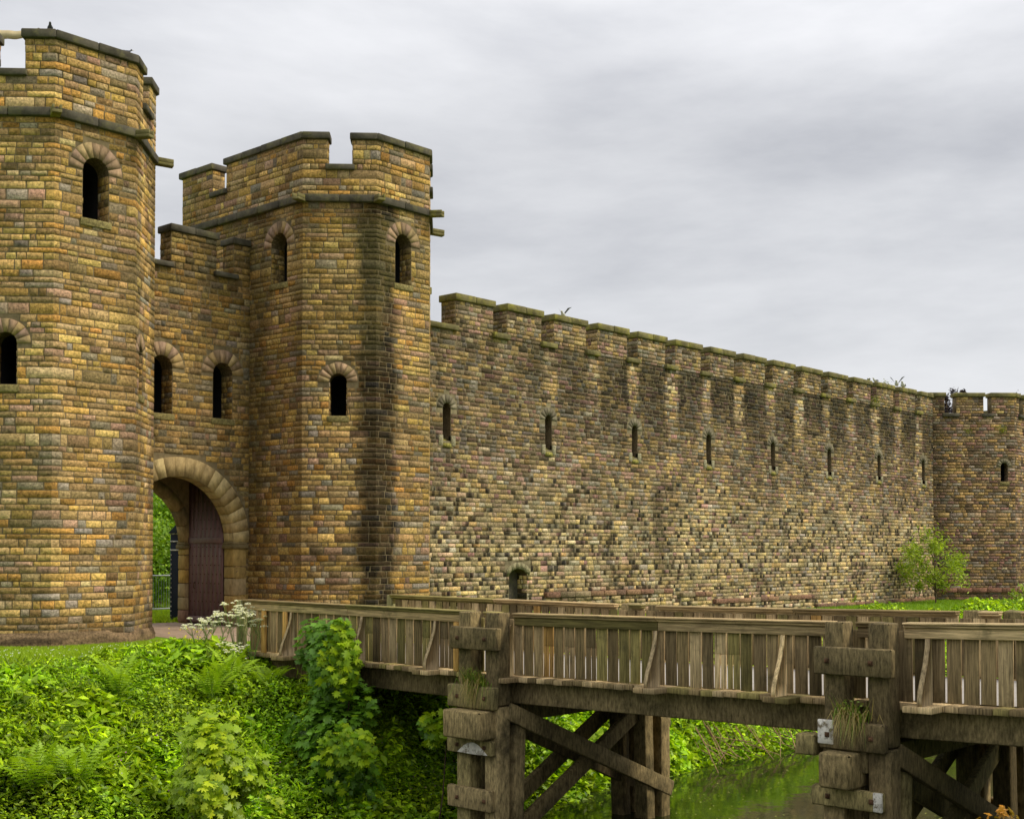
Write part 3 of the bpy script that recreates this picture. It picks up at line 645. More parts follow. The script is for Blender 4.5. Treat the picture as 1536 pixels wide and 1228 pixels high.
# other leaf folded against the near passage wall
b = MB(); b.box(GC - 1.83, GC - 1.75, y0d, y1d, .1, 2.5, ch=.01); b.build('door', M['door'], t)

# ---- long castle wall -----------------------------------------------------------------
rng = np.random.default_rng(7)
QC = 27.5; X0, X1 = sT + SIDE + B8 - 1.2, 61.55; ZC, ZCG = 9.92, 8.98; PITCH, M0 = 2.309, 27.85
t = thing('castle_wall', (44, QC + .8, 0), 'long battlemented curtain wall running away from the gate towers, streaked dark below its merlons', 'wall')
ops = [dict(u=27.45 + 4.707 * k - X0 + .02, w=.34, z0=5.45, zt=6.6, ring=.0) for k in range(8)]
NICHE = dict(u=30.68 - X0, w=.86, z0=-.3, zt=1.58, arch=False, seg=.16, ring=.18)
fc = Facade((X0, QC), (X1, QC), ops + [NICHE]); core = MB(); body_face(core, fc, -1.5, ZCG - .16)
core.add([(X0, QC, ZCG - .16), (X1, QC, ZCG - .16), (X1, QC + 1.6, ZCG - .16), (X0, QC + 1.6, ZCG - .16), (X0, QC + 1.6, -1.5), (X1, QC + 1.6, -1.5)], [(0, 1, 2, 3), (3, 2, 5, 4)])
def tf_wall(fc, V, u, z, c, rng):
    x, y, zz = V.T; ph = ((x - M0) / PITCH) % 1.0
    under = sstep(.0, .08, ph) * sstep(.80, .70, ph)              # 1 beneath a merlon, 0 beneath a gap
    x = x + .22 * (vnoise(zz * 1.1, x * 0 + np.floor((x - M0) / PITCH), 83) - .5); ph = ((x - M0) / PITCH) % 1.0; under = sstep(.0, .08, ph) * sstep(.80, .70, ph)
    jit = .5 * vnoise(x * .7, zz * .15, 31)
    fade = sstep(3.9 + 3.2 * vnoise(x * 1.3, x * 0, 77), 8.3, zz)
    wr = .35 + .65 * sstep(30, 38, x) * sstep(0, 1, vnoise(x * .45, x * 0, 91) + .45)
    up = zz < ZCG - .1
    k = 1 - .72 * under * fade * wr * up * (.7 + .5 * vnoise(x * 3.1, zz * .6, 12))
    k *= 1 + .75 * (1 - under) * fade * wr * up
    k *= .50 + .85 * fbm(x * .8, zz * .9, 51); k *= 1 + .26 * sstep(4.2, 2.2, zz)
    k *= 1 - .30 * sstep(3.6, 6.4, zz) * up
    for xc, wd, st, ztop in ((38.4, .55, .5, 4.6), (36.6, .35, .3, 3.9), (45.2, .4, .25, 5), (35.2, .3, .25, 4.4)):
        k *= 1 - st * sstep(wd, wd * .3, np.abs(x - xc + .4 * (vnoise(zz, zz * 0, 5) - .5))) * sstep(ztop + .8, ztop - .6, zz) * sstep(.6, 1.5, zz)
    low = sstep(5.2, 3.2, zz)
    if zz.mean() < 4.7 and rng.random() < .20 * float(low.mean()) * (.3 + 1.3 * float(vnoise(x.mean() * .8, zz.mean() * 1.1, 66))) * 1.7: spot = rng.uniform(x.min(), x.max())
    else: spot = None
    if rng.random() < .75: c = c * (1 - .35 * low.mean()) + np.array([.46, .385, .19]) * .35 * low.mean() * rng.uniform(.7, 1.25)
    C = np.outer(k, c)
    if spot is not None: C = C * (1 - .86 * sstep(.17, .07, np.abs(x - spot)))[:, None]
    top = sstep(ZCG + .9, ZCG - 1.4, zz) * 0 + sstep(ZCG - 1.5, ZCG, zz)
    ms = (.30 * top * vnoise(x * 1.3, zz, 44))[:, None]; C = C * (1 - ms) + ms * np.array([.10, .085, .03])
    return C
PW = (PAL_W, PR_W); stones = []
cz = courses(rng, -1.0, ZCG - .16, .115, .165, .03)
rings = [dict(u=o['u'], w=.34, z0=5.3, zt=6.6, ring=.28) for o in ops]
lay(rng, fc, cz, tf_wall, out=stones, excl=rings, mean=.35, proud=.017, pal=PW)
fu = Facade((X0, QC), (X1, QC)); cp = courses(rng, ZCG - .16, ZC - .16, .115, .16, 0); TH = .62
segs = []
k = -1
while M0 + k * PITCH < X1:
    a = M0 + k * PITCH - X0; e_ = min(a + 1.66, X1 - X0); a = max(a, 0)
    if k == -1: e_ -= .5
    if e_ > a + .2: segs.append((a, e_))
    k += 1
for i, (a, e_) in enumerate(segs):
    para_box(core, fu, a, e_, ZCG - .16, ZC - .15, TH, 0, 0)
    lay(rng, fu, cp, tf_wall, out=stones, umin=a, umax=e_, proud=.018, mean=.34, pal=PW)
    for uu, s_ in ((a, 1), (e_, -1)):
        A2, B2 = fu.pt(uu, 0, 0)[:2], fu.pt(uu, 0, -TH)[:2]; f2 = Facade(B2, A2) if s_ > 0 else Facade(A2, B2)
        lay(rng, f2, cp, tf_wall, out=stones, mean=.3, proud=.02, vis=(s_ > 0), pal=PW)
    slab(t, fu, a - .07, e_ + .07, ZC - .16, ZC + .05, .09, TH + .06, 'coping_stone', 'coping_moss', rng, step=.9)
    if i + 1 < len(segs):
        slab(t, fu, e_ - .06, segs[i + 1][0] + .06, ZCG - .17, ZCG, .13, TH, 'sill_stone', 'coping_moss', rng, step=2)
core.build('wall_body', M['mortar_pale'], t)
GREYC = [(.19, .165, .105), (.23, .20, .13), (.15, .13, .085)]
for o_ in ops:
    wn = window(t, rng, fc, o_, ring=.26, nv=7, depth=.4, sill=False, cols=GREYC, wname='arrow_slit', back='dark')
    for sx_ in (-1, 1):
        b = MB(); ua = o_['u'] + sx_ * .17; ub = o_['u'] + sx_ * .36; ua, ub = min(ua, ub), max(ua, ub)
        b.hexa([*fc.pt([ua, ub], 5.3, .035), *fc.pt([ub, ua], 5.3, -.1), *fc.pt([ua, ub], 5.62, .035), *fc.pt([ub, ua], 5.62, -.1)], (.30, .27, .17), .012); b.build('quoin_stone', M['stone'], wn)
    b = MB(); b.hexa([*fc.pt([o_['u'] - .17, o_['u'] + .17], 5.25, .05), *fc.pt([o_['u'] + .17, o_['u'] - .17], 5.25, -.3), *fc.pt([o_['u'] - .17, o_['u'] + .17], 5.35, .05), *fc.pt([o_['u'] + .17, o_['u'] - .17], 5.62, -.3)], (.27, .24, .06)); b.build('sill', M['stone'], wn)
window(t, rng, fc, NICHE, ring=.2, depth=.42, sill=False, stones=stones, tintf=tf_wall, back='block', wname='niche', pal=PW)
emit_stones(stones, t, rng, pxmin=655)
# stepped red sandstone band with the footing course below it
for xa, xb, zb in ((31.9, 39.0, .62), (39.6, 41.6, .45), (41.8, 49.4, .14), (49.6, 61.3, -.28)):
    x = xa
    while x < xb - .05:
        L = min(rng.uniform(.5, .95), xb - x); b = MB(); b.box(x + .006, x + L - .006, QC - .16 - rng.uniform(0, .03), QC - .0, zb, zb + .17 + rng.uniform(-.01, .02), np.array([(.23, .125, .08), (.27, .16, .09), (.2, .12, .08), (.25, .19, .11)][rng.integers(4)]) * rng.uniform(.8, 1.15), .02)
        b.build('red_block', M['stone'], t, origin=(x, QC - .1, zb)); x += L
    f3 = Facade((xa, QC - .10), (xb, QC - .10)); st3 = []; lay(rng, f3, courses(rng, -1.0, zb, .13, .17, 0), tf_wall, out=st3, mean=.4, proud=.03, pal=PW)
    V = np.array([s[0] for s in st3]); make('footing', V.reshape(-1, 3), [(STONE_Q[None] + (np.arange(len(V)) * 20)[:, None, None]).reshape(-1, 4)], M['stone'], t, np.concatenate([s[1] for s in st3]), kind='stuff')
    b = MB(); b.box(xa, xb, QC - .1, QC + .02, -1.2, zb); b.build('footing_body', M['mortar_pale'], t)

# ---- far corner tower ------------------------------------------------------------------
rng = np.random.default_rng(9)
t = thing('corner_tower', (66.5, 27.5, 0), 'brown battlemented corner tower at the far end of the long wall, by the right edge', 'tower')
Pt = [(61.5, 27.5), (64.45, 24.55), (69.0, 24.55), (71.9, 27.5), (71.9, 33), (61.5, 33)]
def tf_ct(fc, V, u, z, c, rng):
    x, y, zz = V.T; s = x - y; k = .58 + .5 * fbm(s * .7, zz * .35, 3); k *= 1 - .35 * sstep(.55, .75, vnoise(s * .62, zz * .06, 8)); k *= 1 - .45 * sstep(1.4, .2, np.hypot(x - 61.5, y - 27.5)); k *= 1 - .2 * sstep(4, 1, zz)
    c = c * np.array([1.0, .93, .9]); return np.outer(k, c)
core = MB(); stones = []; cz = courses(rng, -1.0, 8.85, .125, .165, .02); cp = courses(rng, 8.85, 9.83, .125, .16, 0)
for i in range(6):
    A, B_ = Pt[i], Pt[(i + 1) % 6]; ops2 = [dict(u=3.62, w=.36, z0=5.62, zt=6.55, ring=.22, nv=7)] if i == 0 else []
    fc = Facade(A, B_, ops2); body_face(core, fc, -1.5, 8.85); m0, m1 = T8, T8
    gaps = {0: [(.62, 1.22), (2.6, 3.0)], 1: [(.55, 1.1), (2.6, 3.2)], 2: [(1.4, 2.0)], 3: [(2, 2.7)], 4: [(2, 2.7), (6, 6.7)], 5: [(2, 2.7)]}[i]
    if i in (3, 4): m1 = 1.0
    if i in (4, 5): m0 = 1.0
    ed = [0] + [v for g_ in gaps for v in g_] + [fc.W]; sg = list(zip(ed[0::2], ed[1::2]))
    up = Facade(A, B_)
    for a, e_ in sg:
        q0 = m0 if a == 0 else 0; q1 = m1 if e_ == fc.W else 0
        para_box(core, up, a, e_, 8.85, 9.85, .5, q0, q1); slab(t, up, a - (0 if q0 else .07), e_ + (0 if q1 else .07), 9.83, 10.03, .1, .56, 'coping_stone', 'coping_moss', rng, q0, q1, 1.4)
        if i < 3: lay(rng, up, cp, tf_ct, out=stones, umin=a, umax=e_, proud=.018, pal=PW, mean=.36)
    for a, e_ in gaps:
        slab(t, up, a - .12, e_ + .12, 8.83, 9.0, .13, .5, 'sill_stone', 'coping', rng, step=3)
    if i < 3: lay(rng, fc, cz, tf_ct, out=stones, proud=.020, pal=PW, mean=.38)
    for o_ in ops2: window(t, rng, fc, o_, ring=.2, nv=7, depth=.4, cols=GREYC, wname='arrow_slit')
    if i < 2:
        slab(t, up, .4 if i == 0 else 0, fc.W, .12, .34, .10, .1, 'red_block', 'stone', rng, 0, 0, .8, c=(.24, .12, .075))
core.add([(p[0], p[1], 9.0) for p in Pt], tris=[(0, 1, 2), (0, 2, 3), (0, 3, 4), (0, 4, 5)])
core.build('wall_body', M['mortar'], t); emit_stones(stones, t, rng)

# ================================================================== timber footbridge
rng = np.random.default_rng(31)
def zd(y): return float(np.interp(y, [2, 3, 6.5, 9, 12, 14.5, 18, 22.6], [.22, .2, .10, .05, .01, -.02, .0, .03]))
WOODC = [(.31, .235, .12), (.22, .165, .08), (.27, .20, .10), (.16, .12, .055), (.37, .285, .15), (.20, .17, .06)]
def wc(k=1.0): return np.array(WOODC[rng.integers(len(WOODC))]) * np.array([1.04, 1, .98]) * rng.uniform(.55, 1.4) * k
DARKW = [(.14, .105, .047), (.165, .125, .058), (.11, .082, .038), (.155, .125, .052)]
def dc(k=1.0): return np.array(DARKW[rng.integers(4)]) * rng.uniform(.8, 1.2) * k
NEW = np.array((.50, .29, .085))
XN, XF = 16.45, 20.72
t = thing('footbridge', (18.55, 12.5, 0), 'weathered timber footbridge on trestles leading across the moat to the gateway', 'footbridge')
def ruled(b, x0, x1, ya, yb, za, zb, c, ch=.008, n=1):
    """a length of timber along y that follows the deck's rise"""
    b.hexa([(x0, ya, za + zd(ya)), (x1, ya, za + zd(ya)), (x1, yb, za + zd(yb)), (x0, yb, za + zd(yb)), (x0, ya, zb + zd(ya)), (x1, ya, zb + zd(ya)), (x1, yb, zb + zd(yb)), (x0, yb, zb + zd(yb))], c, ch)
YE0, YE1 = 3.0, 22.6
BR = [20.9, 18.75, 16.75, 14.93, 11.86, 9.62, 7.44, 5.3]
# deck boards
y = YE0
while y < YE1 - .05:
    wd = rng.uniform(.19, .225); y2 = min(y + wd, YE1)
    ext = any(abs((y + y2) / 2 - b_) < .17 for b_ in BR)
    x0 = XN - .03 + rng.uniform(-.02, .012) - (.30 if ext else 0)
    b = MB(); zt_ = zd(y) + rng.uniform(-.006, .006)
    b.box(x0, XF + .08 + rng.uniform(-.02, .02) + (.25 if ext else 0), y + .004, y2 - .006, zt_ - .085, zt_, wc(1.15), .008)
    o = b.build('deck_board', M['wood'], t, origin=(18.6, y, zt_)); y = y2
# pale wire-covered walking surface
b = MB(); V = []; Q = []; ysn = np.linspace(YE0, YE1, 90)
for i, yy in enumerate(ysn):
    V += [(XN + .32, yy, zd(yy) + .012), (XF - .32, yy, zd(yy) + .012)]
    if i: Q.append((2 * i - 2, 2 * i - 1, 2 * i + 1, 2 * i))
b.add(V, Q, c=(.30, .275, .245)); b.build('walking_surface', tint_mat('pale gritted tread', None, 6, .85, 1.12, .3, 60), t)
# edge beams and inner joists
for (xa, xb, nm) in ((XN + .22, XN + .52, 'edge_beam'), (XF - .5, XF - .2, 'edge_beam'), (17.75, 18.0, 'joist'), (19.1, 19.35, 'joist')):
    for (ya, yb) in ((15.45, 22.3), (8.4, 15.43), (3.2, 8.38)):
        b = MB(); ruled(b, xa, xb, ya, yb, -.50, -.10, dc(1.25), .02); b.build(nm, M['wood_dark'], t, origin=(xa, ya, 0))
# parapets
POSTS = [(15.54, 15.83), (14.87, 15.18), (8.49, 8.80), (7.80, 8.10)]
def parapet(side):
    xf = XN if side < 0 else XF; s = side
    runs = [(22.5, 15.87), (15.52, 15.2), (14.84, 8.83), (8.47, 8.12), (7.78, 3.0)]
    for ya, yb in runs:
        n = max(1, int(round(abs(ya - yb) / 3.3))); e = np.linspace(ya, yb, n + 1)
        for p, q in zip(e[:-1], e[1:]):
            p -= .004; q += .004
            cc = wc(1.15); b = MB(); x0, x1 = sorted((xf, xf - s * .045)); ruled(b, x0, x1, q, p, .87, 1.01, wc(1.05), .008); b.build('rail_board', M['wood_long'], t, origin=(xf, p, .9))
            b = MB()
            for (xa, xb, za, zb) in ((-.02, .15, 1.012, 1.05), (-.05, .18, 1.052, 1.085)):
                x0, x1 = sorted((xf + s * .05 - s * (xa + .03), xf + s * .05 - s * (xb + .03))); ruled(b, x0, x1, q, p, za, zb, cc, .01)
            b.build('handrail', M['wood_long'], t, origin=(xf, p, 1.05))
    y = 22.35
    while y > 3.05:
        wd = .198 * rng.uniform(.93, 1.04); post = any(a - .02 < y - wd / 2 < c_ + .02 for a, c_ in POSTS)
        x0, x1 = sorted((xf - s * .06, xf - s * .09)); b = MB(); tl = rng.uniform(-.006, .006); g0 = .03 + rng.uniform(-.015, .01); k = 1.0
        cc = wc(.95)
        if rng.random() < .03: cc = NEW * .6
        ya, yb = y - wd, y; zz = zd(y)
        def pl(ya, yb, z0, z1): b.hexa([(x0, ya + tl, zz + z0), (x1, ya + tl, zz + z0), (x1, yb + tl, zz + z0), (x0, yb + tl, zz + z0), (x0, ya, zz + z1), (x1, ya, zz + z1), (x1, yb, zz + z1), (x0, yb, zz + z1)], cc, .005)
        if rng.random() < .10:
            m = ya + wd * rng.uniform(.4, .6); pl(ya, m - .012, g0, .55); pl(m + .012, yb, g0, .55); pl(ya, yb, .552, .97)
        else: pl(ya, yb, g0, .97)
        b.build('pale', M['wood'], t, origin=(xf, y, zz)); y -= .226
    # curved knees
    for yk in BR:
        if side > 0 and yk > 16: yk -= .1
        zz = zd(yk); pr = [(-.28, .0), (-.28, .10), (-.245, .22), (-.17, .38), (-.09, .56), (-.03, .74), (-.012, .87), (.05, .87), (.05, .0)]
        n = len(pr); V = [(xf - s * a, yy, zz + z) for yy in (yk - .035, yk + .035) for a, z in pr]; cA = (xf - s * -.04, 0, zz + .25)
        V += [(xf + s * .02, yk - .035, zz + .2), (xf + s * .02, yk + .035, zz + .2)]
        b = MB(); b.add(V, [(k, (k + 1) % n, n + (k + 1) % n, n + k) for k in range(n)], [(k, (k + 1) % n, 2 * n) for k in range(n)] + [(n + (k + 1) % n, n + k, 2 * n + 1) for k in range(n)], c=(wc(1.5) if rng.random() < .35 else np.array((.36, .27, .15))) )
        b.build('knee_bracket', M['wood'], t, origin=(xf, yk, zz))
    if side < 0:
        for yk in (16.15, 21.05, 21.75):
            b = MB(); b.box(xf - .02, xf + .035, yk, yk + .13, zd(yk) + .0, zd(yk) + .87, NEW, .006); b.build('pale', M['wood'], t, origin=(xf, yk, 0))
    b = MB(); b.box(xf - .07, xf + .1, 22.5, 22.68, -.9, 1.1, (.24, .22, .10), .02); b.build('end_post', M['wood'], t, origin=(xf, 22.6, 0))
parapet(-1); parapet(1)
def nut(parent, x, y, z, s=.035):
    b = MB(); b.box(x - .02, x, y - s, y + s, z - s, z + s, (.10, .055, .03), .006); b.box(x - .045, x - .018, y - s * .5, y + s * .5, z - s * .5, z + s * .5, (.12, .06, .03), .004); b.build('bolt', M['wood_dark'], parent, origin=(x, y, z))
PAINT = (.7, .66, .58)
def trestle(yc, first):
    cb = MB(); cb.box(16.05, 20.95, yc - .17, yc + .17, -.86, -.55, dc(), .02)      # cap beam under the joists
    tr = cb.build('trestle', M['wood_dark'], t, origin=(18.5, yc, -.7))
    def timber(x0, x1, y0, y1, z0, z1, nm='post', k=1.0, ch=.02, c=None):
        b = MB(); j = rng.uniform(-.012, .012, 4)
        P = [(x0, y0 + j[0], z0), (x1, y0 + j[0], z0), (x1, y1 + j[1], z0), (x0, y1 + j[1], z0), (x0, y0 + j[2], z1), (x1, y0 + j[2], z1), (x1, y1 + j[3], z1 + rng.uniform(-.02, .02)), (x0, y1 + j[3], z1)]
        b.hexa(P, dc(k) if c is None else c, ch); return b.build(nm, M['wood_dark'], tr, origin=((x0 + x1) / 2, y0, z0))
    for (xo, sg) in ((16.1, 1), (21.05, -1)):
        X = lambda a, c_: tuple(sorted((xo + sg * a, xo + sg * c_)))
        for dy in (-.33, .33):
            timber(*X(.0, .3), yc + dy - .15, yc + dy + .15, -.50, zd(yc) + 1.09, k=1.35)
            timber(*X(-.02, .28), yc + dy - .16, yc + dy + .16, -4.2, -.52, k=1.5)
        for dy in (-.33, .33):   # inner raking pile behind each post
            b = MB(); b.beam((xo + sg * .62, yc + dy * .9, -.86), (xo + sg * .5, yc + dy * .9, -4.2), .26, .3, up=(0, 1, 0), c=dc(1.1), ch=.02); b.build('pile', M['wood_dark'], tr, origin=(xo + sg * .55, yc, -1))
        k0 = timber(*X(-.14, 0), yc - .56, yc + .56, .44, .82, 'clamp_block', 1.1); x_ = xo - .14 if sg > 0 else None
        k1 = timber(*X(-.14, -.0), yc - (.46 if not first else .5), yc + (.50 if not first else .62), -.56, -.18, 'clamp_block', 1.25)
        timber(*X(-.40, .2), yc - (.1 if not first else .42), yc + (.36 if not first else .48), -1.05, -.58, 'beam_end', 1.45, .03)
        k2 = timber(*X(-.14, -.02), yc - .42 - (.02 if first else 0), yc + .62, -1.34, -1.08, 'clamp_block', 1.5)
        k3 = timber(*X(-.14, -.02), yc - .42, yc + .62, -2.28, -1.92, 'clamp_block', 1.6) if first or sg < 0 else timber(*X(-.14, -.02), yc - .42, yc + .62, -2.4, -2.05, 'clamp_block', 1.6)
        if sg > 0:
            for kk, z in ((k0, .63), (k1, -.37), (k2, -1.2), (k3, -2.1 if first else -2.2)):
                for dy in (-.28, .36): nut(kk, xo - .14, yc + dy, z)
            if not first:
                b = MB(); b.box(xo - .148, xo - .1, yc + .27, yc + .507, -.50, -.172, PAINT, .01); b.build('paint_patch', M['white'], k1)
                b = MB(); b.box(xo - .150, xo - .1, yc - .428, yc - .30, -1.33, -1.075, PAINT, .01); b.build('paint_patch', M['white'], k2)
                timber(xo - .14, xo + .15, yc + .56, yc + .86, -.68, -.40, 'beam_end', 1.2)
            else:
                b = MB(); n = 9; V = []
                for x__ in (xo - .152, xo - .13):
                    V += [(x__, yc + .35 - .7 * k / n * 1.0, -1.32 + .19 * math.sin(math.pi * k / n)) for k in range(n + 1)]
                b.add(V, [(k, k + 1, n + 2 + k, n + 1 + k) for k in range(n)], c=PAINT); b.add(V[:n + 1] + [(xo - .152, yc, -1.33)], tris=[(k, k + 1, n + 1) for k in range(n)], c=PAINT)
                b.build('paint_patch', M['white'], k2)
    # cross braces, one pair on each face of the bent
    for yb in (yc - .34, yc + .34):
        for (xa, za, xb, zb) in ((16.35, -.60, 21.15, -2.55), (20.8, -.75, 16.3, -3.0)):
            b = MB(); off = -.11 if xa < xb else .11; b.beam((xa, yb + off, za), (xb, yb + off, zb), .12, .30, c=dc(1.15), ch=.015); b.build('cross_brace', M['wood_dark'], tr, origin=((xa + xb) / 2, yb, -1.5))
trestle(15.35, True); trestle(8.30, False)
b = MB(); b.box(16.2, 20.95, 22.1, 22.9, -2.5, -.52, (.10, .085, .055), .03); b.build('abutment', M['wood_dark'], t)

# ================================================================== vegetation
def ray(px, py):
    X = (px - 768) / F; U = -(py - CY) / F
    fw = math.cos(TILT) - U * math.sin(TILT); up = math.sin(TILT) + U * math.cos(TILT)
    return np.array([math.cos(YAW) * X + math.sin(YAW) * fw, -math.sin(YAW) * X + math.cos(YAW) * fw, up])
def place(px, py, dz=0.0, k0=9.0):
    """point of the ground seen at a pixel of the photograph"""
    d = ray(px, py); k = k0
    while k < 150:
        p = np.array(EYE) + d * k
        if p[2] <= float(hz(p[0], p[1])) + dz: return np.array([p[0], p[1], float(hz(p[0], p[1]))])
        k += .05
    return p
def onx(px, py, x):
    d = ray(px, py); return np.array(EYE) + d * (x / d[0])
def unit(v): return v / (np.linalg.norm(v, axis=-1, keepdims=True) + 1e-9)
def leafset(C, Nn, L, W, colr, rng, fold=.18):
    """folded two-triangle leaves"""
    n = len(C); r = unit(rng.normal(size=(n, 3))); Nn = unit(Nn); d = unit(r - (r * Nn).sum(1)[:, None] * Nn); s = np.cross(Nn, d)
    L = np.broadcast_to(L, (n,))[:, None]; W = np.broadcast_to(W, (n,))[:, None]
    V = np.stack([C - d * L / 2, C + s * W / 2 + Nn * W * fold - d * L * .05, C + d * L / 2 - Nn * L * .12, C - s * W / 2 + Nn * W * fold - d * L * .05], 1).reshape(-1, 3)
    i = np.arange(n)[:, None] * 4; T = np.concatenate([i + np.array([[0, 2, 1]]), i + np.array([[0, 3, 2]])]); return V, T, np.repeat(colr, 4, 0)
def greens(n, rng, a=(.15, .26, .008), b=(.36, .50, .02), p=1.1):
    t_ = rng.random(n)[:, None] ** p; return (np.array(a) * (1 - t_) + np.array(b) * t_) * rng.uniform(.8, 1.2, (n, 1))
def infr(C, m=220):
    px, py, d = project(C); return (px > -m) & (px < 1536 + m) & (py < 1228 + m) & (d > 3)
# bank ground cover
rng = np.random.default_rng(41)
def cover(x0, x1, y0, y1, dens, L, hfun, colf, name, nn=(0, -.25, 1), spread=.7, W=.55, lab=None, cat=None):
    n = int((x1 - x0) * (y1 - y0) * dens); x = rng.uniform(x0, x1, n); y = rng.uniform(y0, y1, n); z = hz(x, y); C = np.stack([x, y, z], 1); k = infr(C); x, y, z = x[k], y[k], z[k]; n = len(x)
    h = hfun(x, y); keep = h > .01; x, y, z, h = x[keep], y[keep], z[keep], h[keep]; n = len(x)
    r = rng.random(n) ** .6; C = np.stack([x, y, z + h * r], 1); C[:, :2] += rng.normal(size=(n, 2)) * .03
    Nn = np.array(nn) + rng.normal(size=(n, 3)) * spread * .6; Ls = L * rng.uniform(.6, 1.35, n) * (1 + .5 * (vnoise(x * .8, y * .8, 71) > .62)); Vv, T, cc = leafset(C, Nn, Ls, Ls * W, colf(x, y, r, n), rng)
    o = make(name, Vv, [T], M['leaf'], None, cc, kind='stuff'); tag(o, lab, cat); return o
def hcov(x, y):
    return (.05 + 1.0 * (fbm(x * 2.3, y * 2.3, 61) * .6 + fbm(x * .9, y * .9, 64) * .4) ** 2.1 + 1.35 * sstep(13.6, 16, x) * sstep(18.3, 17, x) * sstep(21.4, 20.2, y) * sstep(16.6, 18, y) * fbm(x * 2, y * 2, 9) + .25 * sstep(.55, .8, vnoise(x * .45, y * .45, 62))) * sstep(23.6, 22.3, y + .5 * vnoise(x * 1.5, y * 0, 2)) * (hz(x, y) > -3.02)
def ccov(x, y, r, n):
    v = fbm(x * .7, y * .7, 77)[:, None]; c = greens(n, rng, (.095, .185, .006), (.36, .50, .014), 1.15); p2 = vnoise(x * 1.6, y * 1.6, 88)[:, None]; c = c * (1 - .5 * sstep(.5, .75, p2)) + .5 * sstep(.5, .75, p2) * c * np.array([.72, .92, 1.1]); return c * (.75 + 1.1 * v) * np.array([1.08, 1.04, .85]) * rng.choice([.55, 1.0, 1.4], (n, 1), p=[.25, .45, .3]) * (1 + .25 * (vnoise(x * 3, y * 3, 5)[:, None] - .5))
cover(4, 30, 15.8, 23.7, 1500, .085, hcov, ccov, 'bank_undergrowth', lab='dense green undergrowth covering the moat bank below the towers', cat='undergrowth')
cover(30, 62, 15.8, 23.6, 330, .14, lambda x, y: hcov(x, y) * 1.1, ccov, 'bank_undergrowth', lab='leafy undergrowth on the moat bank beyond the bridge, along the water', cat='undergrowth')
def patch(x, y): return hcov(x, y) * 1.25 * (vnoise(x * 1.4, y * 1.4, 90) > .60)
cover(6, 26, 16.2, 23.2, 420, .17, patch, ccov, 'broad_weeds', lab='patches of larger leaved weeds among the undergrowth on the bank', cat='weeds', spread=.9, W=.42)
cover(6, 26, 16.2, 23.2, 260, .24, lambda x, y: hcov(x, y) * 1.35 * (vnoise(x * 1.1, y * 1.1, 95) > .58), ccov, 'grassy_weeds', lab='narrow leaved grassy weeds rising through the bank undergrowth', cat='weeds', spread=1.6, W=.09)
# overhanging plants at the water's edge beyond the bridge
def hedge(x, y): return (.25 + 1.0 * vnoise(x * .8, y * .8, 12)) * sstep(17.0, 17.9, y) * sstep(20.5, 19.2, y)
cover(20.5, 36, 17.0, 20.5, 1100, .15, hedge, ccov, 'waterside_plants', lab='tall leafy plants hanging over the dark water beyond the bridge', cat='waterside plants', spread=1.0)
# nettles and dock in the dark under the bridge end
cover(14.5, 21.5, 16.6, 20.5, 700, .11, lambda x, y: .3 + .5 * vnoise(x, y, 3), ccov, 'shade_plants', lab='leafy plants growing in shade beneath the gate end of the bridge', cat='undergrowth')
# grass
def blades(x0, x1, y0, y1, dens, h, name, lab, ca=(.22, .34, .010), cb=(.38, .52, .02), mask=None, w=.012):
    n = int((x1 - x0) * (y1 - y0) * dens); x = rng.uniform(x0, x1, n); y = rng.uniform(y0, y1, n)
    if mask is not None: k = mask(x, y); x, y = x[k], y[k]; n = len(x)
    z = hz(x, y); C = np.stack([x, y, z], 1); k = infr(C, 150); C = C[k]; n = len(C); H = h * rng.uniform(.5, 1.5, n)[:, None]; a = rng.uniform(0, 6.28, n); s = np.stack([np.cos(a), np.sin(a), a * 0], 1) * w
    tip = C + np.concatenate([rng.normal(size=(n, 2)) * .35, np.ones((n, 1))], 1) * H
    V = np.stack([C - s, C + s, tip], 1).reshape(-1, 3); T = np.arange(n * 3).reshape(-1, 3); cc = np.repeat(greens(n, rng, ca, cb), 3, 0)
    o = make(name, V, [T], M['leaf'], None, cc, kind='stuff'); tag(o, lab, 'grass')
onpath = lambda x, y: (x > 16.5) & (x < 21.1)
blades(6, 16.9, 22.2, 27.6, 2600, .055, 'lawn_grass', 'short mown grass in front of the gate towers', mask=lambda x, y: ~((y > 25.35) & (x > sL)) & ~((y > 25.3 + np.maximum(0, sL - x)) & (x <= sL)))
blades(21.2, 45, 22.8, 27.3, 420, .10, 'lawn_grass', 'grass growing along the foot of the long wall nearer the bridge', w=.02)
blades(45, 68, 20.5, 27.3, 330, .16, 'lawn_grass', 'bright grass strip before the far corner tower', w=.035, ca=(.16, .30, .015), cb=(.30, .46, .03))

# lobed leaves (sycamore / maple)
def lobed(seed):
    r = np.random.default_rng(seed); A = [(0, -.36), (.18, -.42), (.44, -.30), (.27, -.14), (.60, .06), (.42, .16), (.22, .14), (.34, .42), (.12, .34), (0, .62)]
    pts = A + [(-x, y) for x, y in A[-2:0:-1]]; V = [(0, -.05, .0)] + [(x * 1.0 + r.uniform(-.02, .02), y + r.uniform(-.02, .02), -.16 * abs(x) - .16 * max(0, y) ** 1.5 + .05 * math.sin(9 * x)) for x, y in pts]
    n = len(pts); return np.array(V), np.array([(0, 1 + k, 1 + (k + 1) % n) for k in range(n)])
LOB = [lobed(k) for k in range(3)]
M['leaf_pale'] = leaf_mat('pale young leaves', (.31, .44, .012), .42)
M['leaf_mid'] = leaf_mat('mid green leaves', (.21, .34, .008), .42, .012)
M['leaf_autumn'] = leaf_mat('orange tinged leaves', (.38, .22, .02), .3)
